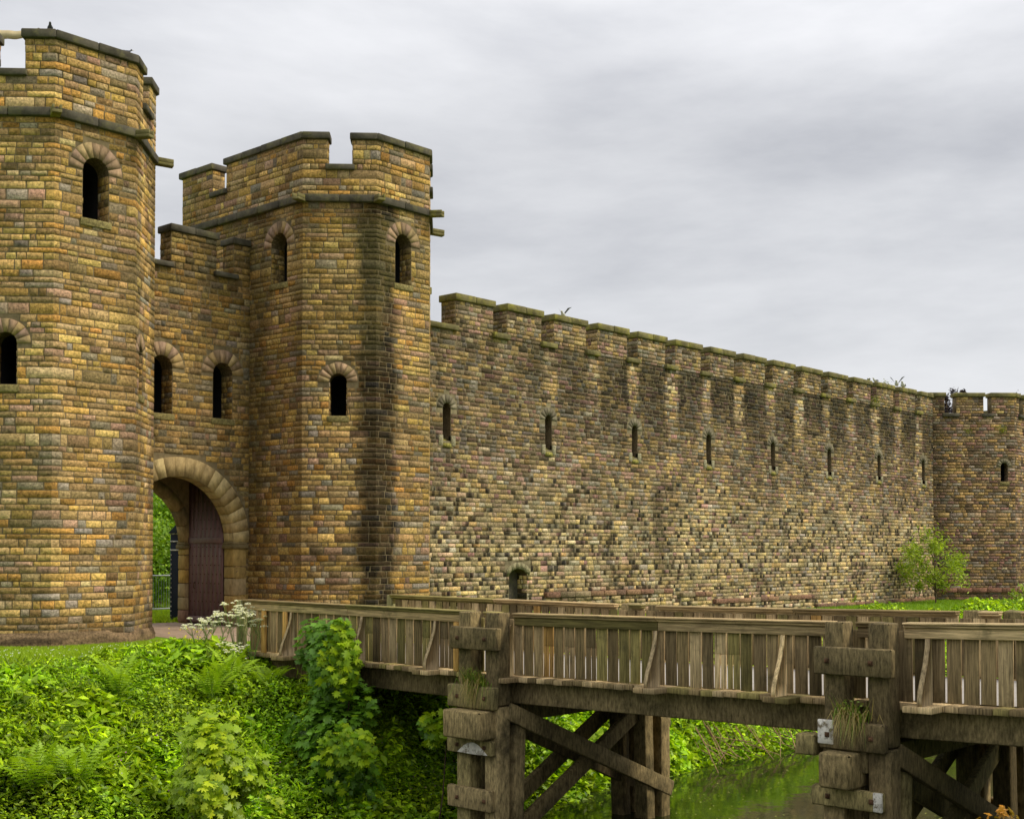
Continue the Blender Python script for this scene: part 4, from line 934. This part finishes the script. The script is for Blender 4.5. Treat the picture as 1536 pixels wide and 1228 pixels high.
def rotmat(Nn, d):
    s = np.cross(d, Nn); return np.stack([s, d, Nn], -1)
def leafy_shrub(name, base, center, rad, n, size, matn, basecol, label, seed, droop=.0, shape=None, cat='shrub', nobj=290, stems=4):
    r = np.random.default_rng(seed); t = thing(name, base, label, cat)
    base = np.array(base); center = np.array(center); rad = np.array(rad)
    lobes = unit(r.normal(size=(11, 3))) * r.uniform(.35, .72, (11, 1)); li = r.integers(0, 11, n); lr = r.uniform(.3, .55, 11)
    P = lobes[li] + unit(r.normal(size=(n, 3))) * (r.random((n, 1)) ** .4) * lr[li][:, None]
    P = center + P * rad
    Nn = unit(unit(P - center) * .55 + np.array([-.25, -.3, .75]) + r.normal(size=(n, 3)) * .38)
    q = unit(r.normal(size=(n, 3)) + (P - center) * .8 + np.array([0, 0, -.6])); d = unit(q - (q * Nn).sum(1)[:, None] * Nn); Rm = rotmat(Nn, d); S = size * r.uniform(.55, 1.25, n)
    view = unit(np.array(EYE) - center); score = ((P - center) * view).sum(1) + S * 2; order = np.argsort(-score)
    mes = []
    for k in range(3):
        me = bpy.data.meshes.new('leaf'); fill_mesh(me, LOB[k][0], [LOB[k][1]]); me.materials.append(M[matn]); mes.append(me)
    from mathutils import Matrix
    org = ORG[t]
    for i in order[:nobj]:
        o = bpy.data.objects.new('leaf', mes[i % 3]); col.objects.link(o); o.parent = t
        mw = np.eye(4); mw[:3, :3] = Rm[i] * S[i]; mw[:3, 3] = P[i] - org; o.matrix_basis = Matrix(mw.tolist())
    rest = order[nobj:]
    if len(rest):
        L0, T0 = LOB[0]; V = np.einsum('nij,kj->nki', Rm[rest] * S[rest, None, None], L0) + P[rest][:, None]
        T = (T0[None] + (np.arange(len(rest)) * len(L0))[:, None, None]).reshape(-1, 3); cc = np.repeat(np.array(basecol) * r.uniform(.6, 1.4, (len(rest), 1)), len(L0), 0)
        make('foliage', V.reshape(-1, 3), [T], M['leaf'], t, cc, kind='stuff')
    b = MB()
    for k in range(stems):
        q = center + unit(r.normal(size=3)) * rad * .8; m = (base + q) / 2 + r.normal(size=3) * .08; b.tube([base + r.normal(size=3) * .04, m, q], [.02, .013, .006], 5, (.16, .13, .06))
    b.build('stem', M['bark'], t); return t
B0 = place(325, 1290)
leafy_shrub('sycamore_sapling', B0, B0 + np.array([-.15, -.1, 1.45]), (1.0, .95, 1.05), 1500, .18, 'leaf_pale', (.27, .40, .012), 'pale yellow-green sycamore sapling on the bank in the foreground', 3)
c = onx(503, 965, 15.95); leafy_shrub('climbing_shrub', (c[0], c[1], float(hz(c[0], c[1]))), c + np.array([0, 0, -.15]), (.62, 1.0, 1.15), 1900, .17, 'leaf_mid', (.115, .24, .02), 'leafy maple-like shrub climbing over the bridge handrail near the gate', 5, stems=2)
c2 = onx(545, 1060, 15.9); leafy_shrub('drooping_shrub', (c2[0], c2[1], float(hz(c2[0], c2[1]))), c2 + np.array([-.1, .3, -.8]), (.9, 1.45, 1.25), 2000, .17, 'leaf_mid', (.12, .25, .015), 'dark leafy shrub drooping just below the bridge beam', 6, nobj=280, stems=1)
c3 = onx(652, 1085, 16.7); leafy_shrub('hanging_creeper', (c3[0], c3[1], float(hz(c3[0], c3[1]))), c3, (.3, .42, .5), 150, .17, 'leaf_mid', (.12, .25, .02), 'small creeper catching light in the dark under the bridge, left of the trestle', 7, nobj=90, stems=1)
c4 = place(400, 1240); leafy_shrub('sycamore_seedling', c4, c4 + np.array([0, 0, .3]), (.35, .35, .35), 90, .15, 'leaf_pale', (.22, .36, .04), 'small pale seedling at the bottom edge, right of the foreground sapling', 8, nobj=90)
c5 = onx(1495, 1222, 15.2); leafy_shrub('autumn_sprig', (c5[0], c5[1], -3.1), c5 + np.array([0, 0, -.05]), (.3, .35, .2), 26, .10, 'leaf_autumn', (.3, .2, .02), 'sprig with orange and green leaves in the bottom right corner', 9, nobj=40, stems=3)
c6 = onx(890, 1105, 23.5); leafy_shrub('dock_plant', (c6[0], c6[1], float(hz(c6[0], c6[1]))), c6 + np.array([0, 0, -.1]), (.8, .8, .6), 300, .24, 'leaf_mid', (.15, .3, .03), 'broad-leaved plant seen beneath the bridge between the trestle legs', 10, nobj=200)

# ferns
def frond_mesh(r, L=.8):
    b = MB(); n = 17; P = [np.array([0, L * (k / n) * .9, L * (.75 * (k / n) - .62 * (k / n) ** 2)]) for k in range(n + 1)]; b.tube(P, np.linspace(.006, .002, n + 1), 3, (.2, .32, .05))
    for k in range(2, n):
        w_ = L * .22 * math.sin(math.pi * min(1, (k + 1) / n) ** .8) + .02
        for s in (-1, 1):
            p = P[k]; q = p + np.array([s * w_, .05 * L, -.02]); m = (p + q) / 2
            b.add([p, m + np.array([0, .022, .008]), q, m + np.array([0, -.022, .008])], [(0, 1, 2, 3)] if s > 0 else [(3, 2, 1, 0)], c=(.30, .46, .02))
    me = bpy.data.meshes.new('frond'); fill_mesh(me, np.concatenate(b.v), [np.concatenate(b.q)], np.concatenate(b.c)); me.materials.append(M['leaf']); return me
FR = [frond_mesh(rng, L) for L in (.75, .9)]
FL = ['fern at the lower left corner, its two fronds held upright', 'fern beside the one in the lower left corner', 'fern in the middle of the bank below the left tower', 'tall feathery fern beside the white flowers near the bridge end', 'pale arching fern just left of the shrub over the handrail', 'fern among the leaves right above the foreground sapling']
for i, (px, py, sc_) in enumerate(((50, 1205, 1.1), (112, 1205, 1.1), (178, 1055, .9), (345, 1040, .9), (402, 1050, .8), (318, 1060, .8))):
    p = place(px, py, .15); t = thing('fern', p, FL[i], 'fern', 'ferns on the moat bank')
    for k in range(9):
        o = bpy.data.objects.new('frond', FR[k % 2]); col.objects.link(o); o.parent = t; o.rotation_euler = (rng.uniform(.3, .95), 0, k * 2 * math.pi / 9 + rng.uniform(-.2, .2)); o.location = (0, 0, .3); o.scale = (sc_ * 1.25,) * 3
# cow parsley
def umbel_plant(p, h, label, nst):
    t = thing('cow_parsley', p, label, 'wildflower', 'cow parsley by the bridge end')
    b = MB(); heads = []
    for k in range(nst):
        a = rng.uniform(0, 6.28); q = p + np.array([math.cos(a) * .16, math.sin(a) * .16, h * .55]); b.tube([p, q], [.008, .006], 4, (.16, .24, .06))
        for j in range(3):
            a2 = rng.uniform(0, 6.28); e_ = q + np.array([math.cos(a2) * .17, math.sin(a2) * .17, h * rng.uniform(.18, .5)]); b.tube([q, e_], .004, 3, (.18, .26, .07)); heads.append(e_)
    b.build('stem', M['stem2'], t, origin=p)
    for e_ in heads:
        n = 42; a = rng.uniform(0, 6.28, n); rr = np.sqrt(rng.random(n)) * rng.uniform(.04, .08); C = e_ + np.stack([np.cos(a) * rr, np.sin(a) * rr, .03 - rr * .3 + rng.normal(size=n) * .006], 1)
        Vv, T, cc = leafset(C, np.tile([0, -.2, 1.0], (n, 1)) + rng.normal(size=(n, 3)) * .4, .026, .022, np.tile((.80, .80, .70), (n, 1)) * rng.uniform(.85, 1.1, (n, 1)), rng, .05)
        make('umbel', Vv, [T], M['leaf'], t, cc, origin=e_)
M['stem2'] = tint_mat('plant stems', None, 10)
CP = [(300, 985, .75, 'small cow parsley at the left end of the white flowers, on the lawn edge'), (330, 990, .95, 'cow parsley second from the left among the white flowers, by the gravel path'), (355, 990, 1.15, 'tallest cow parsley left of the bridge end post'), (378, 1000, 1.15, 'cow parsley standing right in front of the bridge end post'), (403, 1000, 1.05, 'cow parsley in front of the first pales of the bridge'), (350, 1012, .6, 'low cow parsley in front of the tall white ones, nearest the lawn')]
for px, py, h, lb in CP: umbel_plant(place(px, py), h, lb, 9)
n = 240; p = np.array([place(x, y, .5) for x, y in zip(rng.uniform(180, 690, 60), rng.uniform(990, 1220, 60))]); C = np.repeat(p, 4, 0) + np.concatenate([rng.normal(size=(n, 2)) * .12, rng.uniform(.3, .62, (n, 1))], 1)
Vv, T, cc = leafset(C, np.tile([-.5, -.5, .6], (n, 1)) + rng.normal(size=(n, 3)) * .3, .035, .03, np.where(rng.random((n, 1)) < .55, np.array([[.42, .10, .36]]), np.array([[.6, .6, .52]])), rng)
o = make('wildflowers', Vv, [T], M['leaf'], None, cc, kind='stuff'); tag(o, 'tiny pink and white wildflowers dotted over the bank leaves', 'wildflowers')
n = 260; x = rng.uniform(9, 16, n); y = rng.uniform(22.8, 25.0, n); Vv, T, cc = leafset(np.stack([x, y, hz(x, y) + .05], 1), np.tile([-.3, -.4, .8], (n, 1)), .03, .03, np.tile((.75, .75, .68), (n, 1)), rng)
o = make('daisies', Vv, [T], M['leaf'], None, cc, kind='stuff'); tag(o, 'tiny white daisies scattered over the mown lawn', 'wildflowers')
n = 30; p = np.array([place(x, y) for x, y in zip(rng.uniform(250, 320, n), rng.uniform(945, 975, n))]) + np.array([0, 0, .18]) * rng.uniform(.3, 1.2, (n, 1))
Vv, T, cc = leafset(p, np.tile([-.4, -.4, .7], (n, 1)), .05, .05, np.tile((.7, .6, .02), (n, 1)), rng); o = make('buttercups', Vv, [T], M['leaf'], None, cc, kind='stuff'); tag(o, 'a few yellow buttercups at the lawn edge by the path', 'wildflowers')

# small-leaved trees and bushes
def tree(name, base, h, rad, cz_, n, L, ca, cb, label, cat='tree', trunk=.05, seed=1, group=None, W=.3, nb=14, lowest=.25, bark=(.12, .09, .05), clumps=34, spread_=.17):
    r = np.random.default_rng(seed); base = np.array(base, float); t = thing(name, base, label, cat, group); rad = np.array(rad)
    top = base + np.array([0, 0, h * .92]); tb = MB(); P = [base + (top - base) * k / 5 + np.append(r.normal(size=2) * .03 * h * (k > 0) * .6, 0) for k in range(6)]; tb.tube(P, np.linspace(trunk, trunk * .2, 6), 7, bark); tb.build('trunk', M['bark2'], t, origin=base)
    cen = base + np.array([0, 0, cz_]); K = cen + unit(r.normal(size=(clumps, 3))) * (r.random((clumps, 1)) ** .45) * rad; K[:, 2] = np.maximum(K[:, 2], base[2] + lowest * h)
    bb = MB()
    for k in range(min(nb, clumps)): f = np.clip((K[k, 2] - base[2]) / h * .55, .08, .8); s0 = base + (top - base) * f; bb.tube([s0, (s0 + K[k]) / 2 + np.array([0, 0, .05 * h]), K[k]], [trunk * .45, trunk * .25, trunk * .1], 4, bark)
    bb.build('branches', M['bark2'], t, origin=base)
    per = n // clumps; C = np.repeat(K, per, 0) + r.normal(size=(per * clumps, 3)) * rad * spread_ * r.uniform(.6, 1.5, clumps).repeat(per)[:, None]; C[:, 2] = np.maximum(C[:, 2], base[2] + .05)
    Ls = L * r.uniform(.6, 1.3, len(C)); shade = np.repeat(r.uniform(.8, 1.25, clumps), per)[:, None]
    Vv, T, cc = leafset(C, np.array([-.3, -.3, .7]) + r.normal(size=C.shape) * .6, Ls, Ls * W, greens(len(C), r, ca, cb) * shade, r); make('crown', Vv, [T], M['leaf'], t, cc, kind='stuff' if False else None); return t
M['bark2'] = tint_mat('twig bark', None, 8)
g1, g2 = (.18, .28, .012), (.42, .52, .03)
p = place(1403, 909); tree('young_tree', p, 3.8, (1.65, 1.65, 1.75), 1.85, 3000, .20, g1, g2, 'bright young tree with narrow leaves before the far corner tower', trunk=.04, seed=3, nb=22, clumps=22, lowest=.05, spread_=.12)
p = place(1268, 912); tree('low_bush', p, 1.0, (.45, .45, .45), .5, 420, .14, g1, g2, 'small yellow-green bush at the wall foot, left of the young tree', 'bush', .015, 4, W=.45, lowest=.05, clumps=14)
p = place(1532, 911); tree('low_bush', p, 1.1, (.5, .5, .5), .55, 420, .16, (.2, .3, .02), (.4, .5, .05), 'small yellow-green bush before the corner tower, at the right edge', 'bush', .015, 5, W=.45, lowest=.05, clumps=14)
d1, d2 = (.018, .014, .02), (.06, .035, .05)
pu = np.array(EYE) + ray(1432, 600) * 72; tree('purple_tree', (pu[0], pu[1], -.3), pu[2] + .9, (1.5, 1.5, 2.3), pu[2] - 1.35, 4200, .22, d1, d2, 'dark purple-leaved treetop showing in the first gap of the corner tower', trunk=.2, seed=6, W=.35, clumps=70, nb=70, spread_=.07)
pu = np.array(EYE) + ray(1516, 606) * 76; tree('purple_tree', (pu[0], pu[1], -.3), pu[2] + .5, (2.2, 2.2, 2.0), pu[2] - 1.0, 3600, .22, d1, d2, 'dark purple-leaved treetop showing in the right gap of the corner tower', trunk=.2, seed=7, W=.35, clumps=70, nb=70, spread_=.07)
# greenery seen through the gateway
for i, (px, py, dist, s_, lb) in enumerate(((240, 770, 47, 2.1, 'bright bush seen at the top of the gateway view'), (232, 835, 44.5, 1.6, 'leafy bush low in the gateway view, behind the steel fence'), (262, 800, 49, 2.4, 'bush behind the dark blue board in the gateway view'), (215, 745, 51, 2.6, 'bush at the left of the gateway view, mostly behind the tower'))):
    pu = np.array(EYE) + ray(px, py) * dist; gz = float(hz(pu[0], pu[1])); cz_ = max(.6, pu[2] - gz)
    tree('garden_bush', (pu[0], pu[1], gz), cz_ + s_ * .8, (s_, s_, s_ * .9), cz_, 9000, .16, (.14, .28, .012), (.32, .48, .03), lb, 'bush', .06, 20 + i, W=.6, clumps=60, lowest=.02, group='bushes beyond the gateway')
blades(19, 34, 31.5, 44, 420, .12, 'lawn_grass', 'bright grass beyond the gateway arch', w=.03)

# tufts growing on the trestle blocks
def tuft(p, label, n=240, L=.42, hang=.5, seed=1, straw=.35, sp=.11):
    r = np.random.default_rng(seed); t = thing('grass_tuft', p, label, 'weeds'); V = []; T = []; CC = []
    for k in range(n):
        a = r.uniform(0, 6.28); o_ = np.array(p) + np.array([r.normal() * .04, r.normal() * sp, r.uniform(-.02, .05)]); dr_ = np.array([-abs(math.cos(a)) * .5 - .1, math.sin(a) * .5, 1.0]) * L * r.uniform(.35, 1.0)
        hg = r.random() < hang; m = o_ + dr_ * .4; e_ = m + (np.array([-.12, r.normal() * .08, -L * r.uniform(.4, 1.4)]) if hg else dr_ * .6); w_ = np.array([.2, 1, 0]) * .006
        i = len(V); V += [o_ - w_, o_ + w_, m + w_, m - w_, e_]; T += [(i, i + 1, i + 2), (i, i + 2, i + 3), (i + 3, i + 2, i + 4)]
        c_ = (np.array([.42, .33, .12]) if r.random() < straw + .3 * hg else np.array([.16, .27, .03])) * r.uniform(.6, 1.2); CC += [c_] * 5
    make('blades', V, [np.array(T)], M['leaf'], t, np.array(CC), origin=p)
    m_ = 60; C = np.array(p) + np.stack([r.normal(size=m_) * .05 - .05, r.normal(size=m_) * sp * 1.1, r.uniform(0, L * .8, m_)], 1); Vv, T2, cc = leafset(C, r.normal(size=(m_, 3)) + np.array([-.5, 0, .5]), .05, .03, greens(m_, r, (.14, .22, .03), (.32, .4, .06)), r); make('leaves', Vv, [T2], M['leaf'], t, cc, origin=p)
tuft((16.02, 15.35, -.20), 'grass and weeds sprouting from the trestle nearer the gate', 300, .42, .4, 1)
tuft((16.0, 8.32, -.16), 'dry grass tuft hanging from the trestle at the right of the photo', 260, .36, .65, 2, .5)
# dry reeds and roots at the water's edge
b = MB(); r = np.random.default_rng(8)
for k in range(46):
    x = r.uniform(26, 31.5); p = np.array([x, 17.6 + r.uniform(-.2, .5), -2.9 + r.uniform(0, .5)]); q = p + np.array([r.normal() * .5, -r.uniform(.2, .9), -r.uniform(.1, .5)]); b.tube([p + np.array([0, .3, .4]), p, q], .012, 3, np.array((.26, .17, .08)) * r.uniform(.5, 1.2))
o = b.build('dry_roots', M['bark2'], None, kind='stuff'); tag(o, 'brown roots and dry stems trailing into the water past the bridge', 'roots')
n = 500; x = r.uniform(19, 34, n); y = r.uniform(9.5, 17.4, n); kk = vnoise(x * .6, y * .6, 4) > .45; x, y = x[kk], y[kk]; n = len(x)
Vv, T, cc = leafset(np.stack([x, y, np.full(n, -3.03)], 1), np.tile([0, 0, 1.0], (n, 1)), .06, .04, greens(n, r, (.14, .16, .03), (.4, .4, .1)), r, .02); o = make('floating_leaves', Vv, [T], M['leaf'], None, cc, kind='stuff'); tag(o, 'small floating leaves scattered on the dark moat water', 'fallen leaves')
# weeds on the tops of walls
def wallweed(p, label, n=90, s=.16, seed=1, c0=(.1, .13, .02), c1=(.3, .32, .05)):
    r = np.random.default_rng(seed); t = thing('wall_weed', p, label, 'weeds'); C = np.array(p) + r.normal(size=(n, 3)) * np.array([s * 1.6, s * .5, s * .7]); C[:, 2] = np.maximum(C[:, 2], p[2] - .3)
    Vv, T, cc = leafset(C, r.normal(size=(n, 3)) + np.array([0, -.6, .5]), .09, .04, greens(n, r, c0, c1), r); make('leaves', Vv, [T], M['leaf'], t, cc, origin=p)
wallweed((62.05 + .78, 27.5 - .78 - .55, 8.15), 'moss clump on the corner tower below its first gap, nearer the long wall', seed=1, n=120)
wallweed((63.9, 24.9, 8.2), 'moss clump near the top of the corner tower, at the right', seed=2, n=140)
wallweed((55.3, QC - .1, 9.1), 'yellow-green weeds hanging from a wall gap left of the corner', seed=3, n=90)
wallweed((56.6, QC + .1, 10.02), 'weeds on a wall coping beside the pair of gulls', seed=4, n=60, s=.12)

# ================================================================== small things
# birds
def bird(p, yaw, label, k=1.0, c0=(.6, .6, .6), c1=(.12, .12, .13), cat='bird', wings=False):
    t = thing('bird', p, label, cat); p = np.array(p, float); cy_, sy_ = math.cos(yaw), math.sin(yaw)
    def X(a, b_, c_): return p + k * np.array([a * cy_ - b_ * sy_, a * sy_ + b_ * cy_, c_])
    st = [(-.26, .16, .004), (-.20, .155, .03), (-.10, .15, .065), (0, .155, .085), (.08, .17, .08), (.13, .20, .055), (.155, .235, .04), (.17, .265, .042), (.20, .275, .034), (.22, .272, .012)]
    b = MB(); n = 8; V = []; CC = []
    for (a, z, r_) in st:
        for j in range(n): t_ = 2 * math.pi * j / n; V.append(X(a, math.cos(t_) * r_, z + math.sin(t_) * r_ * .95)); CC.append(c0)
    b.add(V, [(i * n + j, i * n + (j + 1) % n, (i + 1) * n + (j + 1) % n, (i + 1) * n + j) for i in range(len(st) - 1) for j in range(n)], c=np.array(CC)); b.build('body', M['feather'], t, origin=p, smooth=True)
    for s in (-1, 1):
        b = MB()
        if wings: b.add([X(.08, s * .06, .2), X(-.08, s * .06, .2), X(-.14, s * .22, .40), X(-.26, s * .30, .50), X(.0, s * .2, .42)], tris=[(0, 1, 4), (1, 2, 4), (2, 3, 4)], c=c1)
        else: b.add([X(.09, s * .08, .19), X(.02, s * .1, .12), X(-.16, s * .065, .13), X(-.30, s * .02, .165), X(-.1, s * .055, .215)], tris=[(0, 1, 4), (1, 2, 4), (2, 3, 4)], c=c1)
        b.build('wing', M['feather'], t, origin=p)
        b = MB(); b.tube([X(.0, s * .03, .09), X(.01, s * .03, 0)], .006 * k, 4, (.4, .2, .05)); b.build('leg', M['feather'], t, origin=p)
    b = MB(); b.tube([X(.21, 0, .27), X(.27, 0, .258)], [.012 * k, .003 * k], 4, (.5, .35, .05)); b.build('beak', M['feather'], t, origin=p)
ZTOP = ZC + .05
def onwall(px): 
    d = ray(px, 560); k = (QC + .3) / d[1]; return (d[0] * k, QC + .3, ZTOP)
bird(onwall(845), R(200), 'gull flapping on a coping of the long wall, third merlon from the tower', .8, wings=True)
bird(onwall(1303), R(20), 'left bird of the distant pair on the long wall', .9)
bird(onwall(1313), R(170), 'right bird of the distant pair on the long wall', .9)
bird(onwall(1345), R(200), 'lone gull wings half raised on the far end of the long wall', 1.2, wings=True)
bird(onwall(1355), R(190), 'gull standing next to the one with raised wings, far wall end', 1.3)
bird((sL - .02, QF + .2, ZT + .02), R(240), 'dark pigeon perched on the left tower, at its front corner', .62, (.08, .08, .09), (.05, .05, .06), 'pigeon')
bird((sL + SIDE * .93, QF + .2, ZT + .02), R(-20), 'dark pigeon perched on the left tower, nearer the gateway side', .62, (.08, .08, .09), (.05, .05, .06), 'pigeon')
# cream canvas strip on top of the left tower
def ony(px, py, y): d = ray(px, py); return np.array(EYE) + d * (y / d[1])
ca_, cb_ = ony(-14, 43, 28.2), ony(58, 44, 27.3)
t = thing('canvas_banner', ca_ - (0, 0, .6), 'cream canvas strip slung across a gap in the battlements at the top left', 'canvas')
b = MB(); V = []; n = 16
for j_, zz in enumerate((.0, -.2)):
    for k in range(n + 1):
        f = k / n; q = ca_ * (1 - f) + cb_ * f; V.append(q + (0, j_ * .05, -.05 * math.sin(math.pi * f) + zz * (1 - .25 * f) + .008 * math.sin(f * 20)))
b.add(V, [(k, k + 1, n + 2 + k, n + 1 + k) for k in range(n)], c=(.6, .5, .32)); o = b.build('cloth', M['cloth'], t); md = o.modifiers.new('thick', 'SOLIDIFY'); md.thickness = .02
for q in (ca_, cb_):
    b = MB(); b.tube([q + (0, 0, -1.6), q + (0, 0, .02)], .025, 6); b.build('pole', M['bark'], t, origin=q)
# galvanised barrier beyond the gateway
pa, pb = np.array(EYE) + ray(226, 905) * 41.0, np.array(EYE) + ray(262, 905) * 41.8
t = thing('steel_barrier', (pa[0], pa[1], float(hz(pa[0], pa[1]))), 'galvanised steel fence panel on the grass beyond the gateway', 'barrier')
za = float(hz(pa[0], pa[1])); a_, b_ = np.array([pa[0], pa[1], za]), np.array([pb[0], pb[1], za]); ex = unit(b_ - a_); a_ = a_ - ex * .1; b_ = a_ + ex * 2.3
for nm, P in (('post', [a_ , a_ + (0, 0, 1.28)]), ('post', [b_, b_ + (0, 0, 1.28)]), ('rail', [a_ + (0, 0, 1.26), b_ + (0, 0, 1.26)]), ('rail', [a_ + (0, 0, .2), b_ + (0, 0, .2)])):
    b = MB(); b.tube(P, .028, 6); b.build(nm, M['metal'], t, origin=P[0])
b = MB()
for k in range(1, 22): q = a_ + ex * 2.3 * k / 22; b.tube([q + (0, 0, .2), q + (0, 0, 1.26)], .004, 4)
b.build('wire_mesh', M['metal'], t, origin=a_)
# dark blue board beyond the gateway
pc = np.array(EYE) + ray(262, 900) * 37.5; zc = float(hz(pc[0], pc[1]))
t = thing('blue_kiosk', (pc[0], pc[1], zc), 'dark blue gabled booth just outside the far side of the gateway', 'booth')
x0, y0 = pc[0] - .0, pc[1]; 
ux = np.array([math.cos(YAW), -math.sin(YAW)]); uy = np.array([math.sin(YAW), math.cos(YAW)]); W2, D2 = .62, .8
def K(a, d, z): q = np.array([x0, y0]) + ux * (a + .48) + uy * d; return (q[0], q[1], zc + z)
H1 = 2.55
b = MB(); b.hexa([K(-W2, 0, 0), K(W2, 0, 0), K(W2, D2, 0), K(-W2, D2, 0), K(-W2, 0, H1), K(W2, 0, H1), K(W2, D2, H1), K(-W2, D2, H1)], ch=.02); b.build('booth_body', M['blue'], t)
b = MB(); b.add([K(-W2 - .05, -.05, H1 + .01), K(W2 + .05, -.05, H1 + .01), K(W2 + .05, D2 + .05, H1 + .01), K(-W2 - .05, D2 + .05, H1 + .01), K(0, -.05, H1 + .75), K(0, D2 + .05, H1 + .75)], [(0, 4, 5, 3), (1, 2, 5, 4), (0, 3, 2, 1)], [(0, 1, 4), (2, 3, 5)]); b.build('roof', M['blue'], t)
for z in (2.05, 2.3, 2.52):
    b = MB(); b.hexa([K(-W2, -.02, z), K(W2, -.02, z), K(W2, -.004, z), K(-W2, -.004, z), K(-W2, -.02, z + .04), K(W2, -.02, z + .04), K(W2, -.004, z + .04), K(-W2, -.004, z + .04)]); b.build('white_strip', M['white'], t)
for k in range(14):
    b = MB(); z = .15 + k * .135; b.hexa([K(-W2 + .02, -.018, z), K(-W2 + .05, -.018, z), K(-W2 + .05, -.003, z), K(-W2 + .02, -.003, z), K(-W2 + .02, -.018, z + .04), K(-W2 + .05, -.018, z + .04), K(-W2 + .05, -.003, z + .04), K(-W2 + .02, -.003, z + .04)]); b.build('white_dot', M['white'], t)
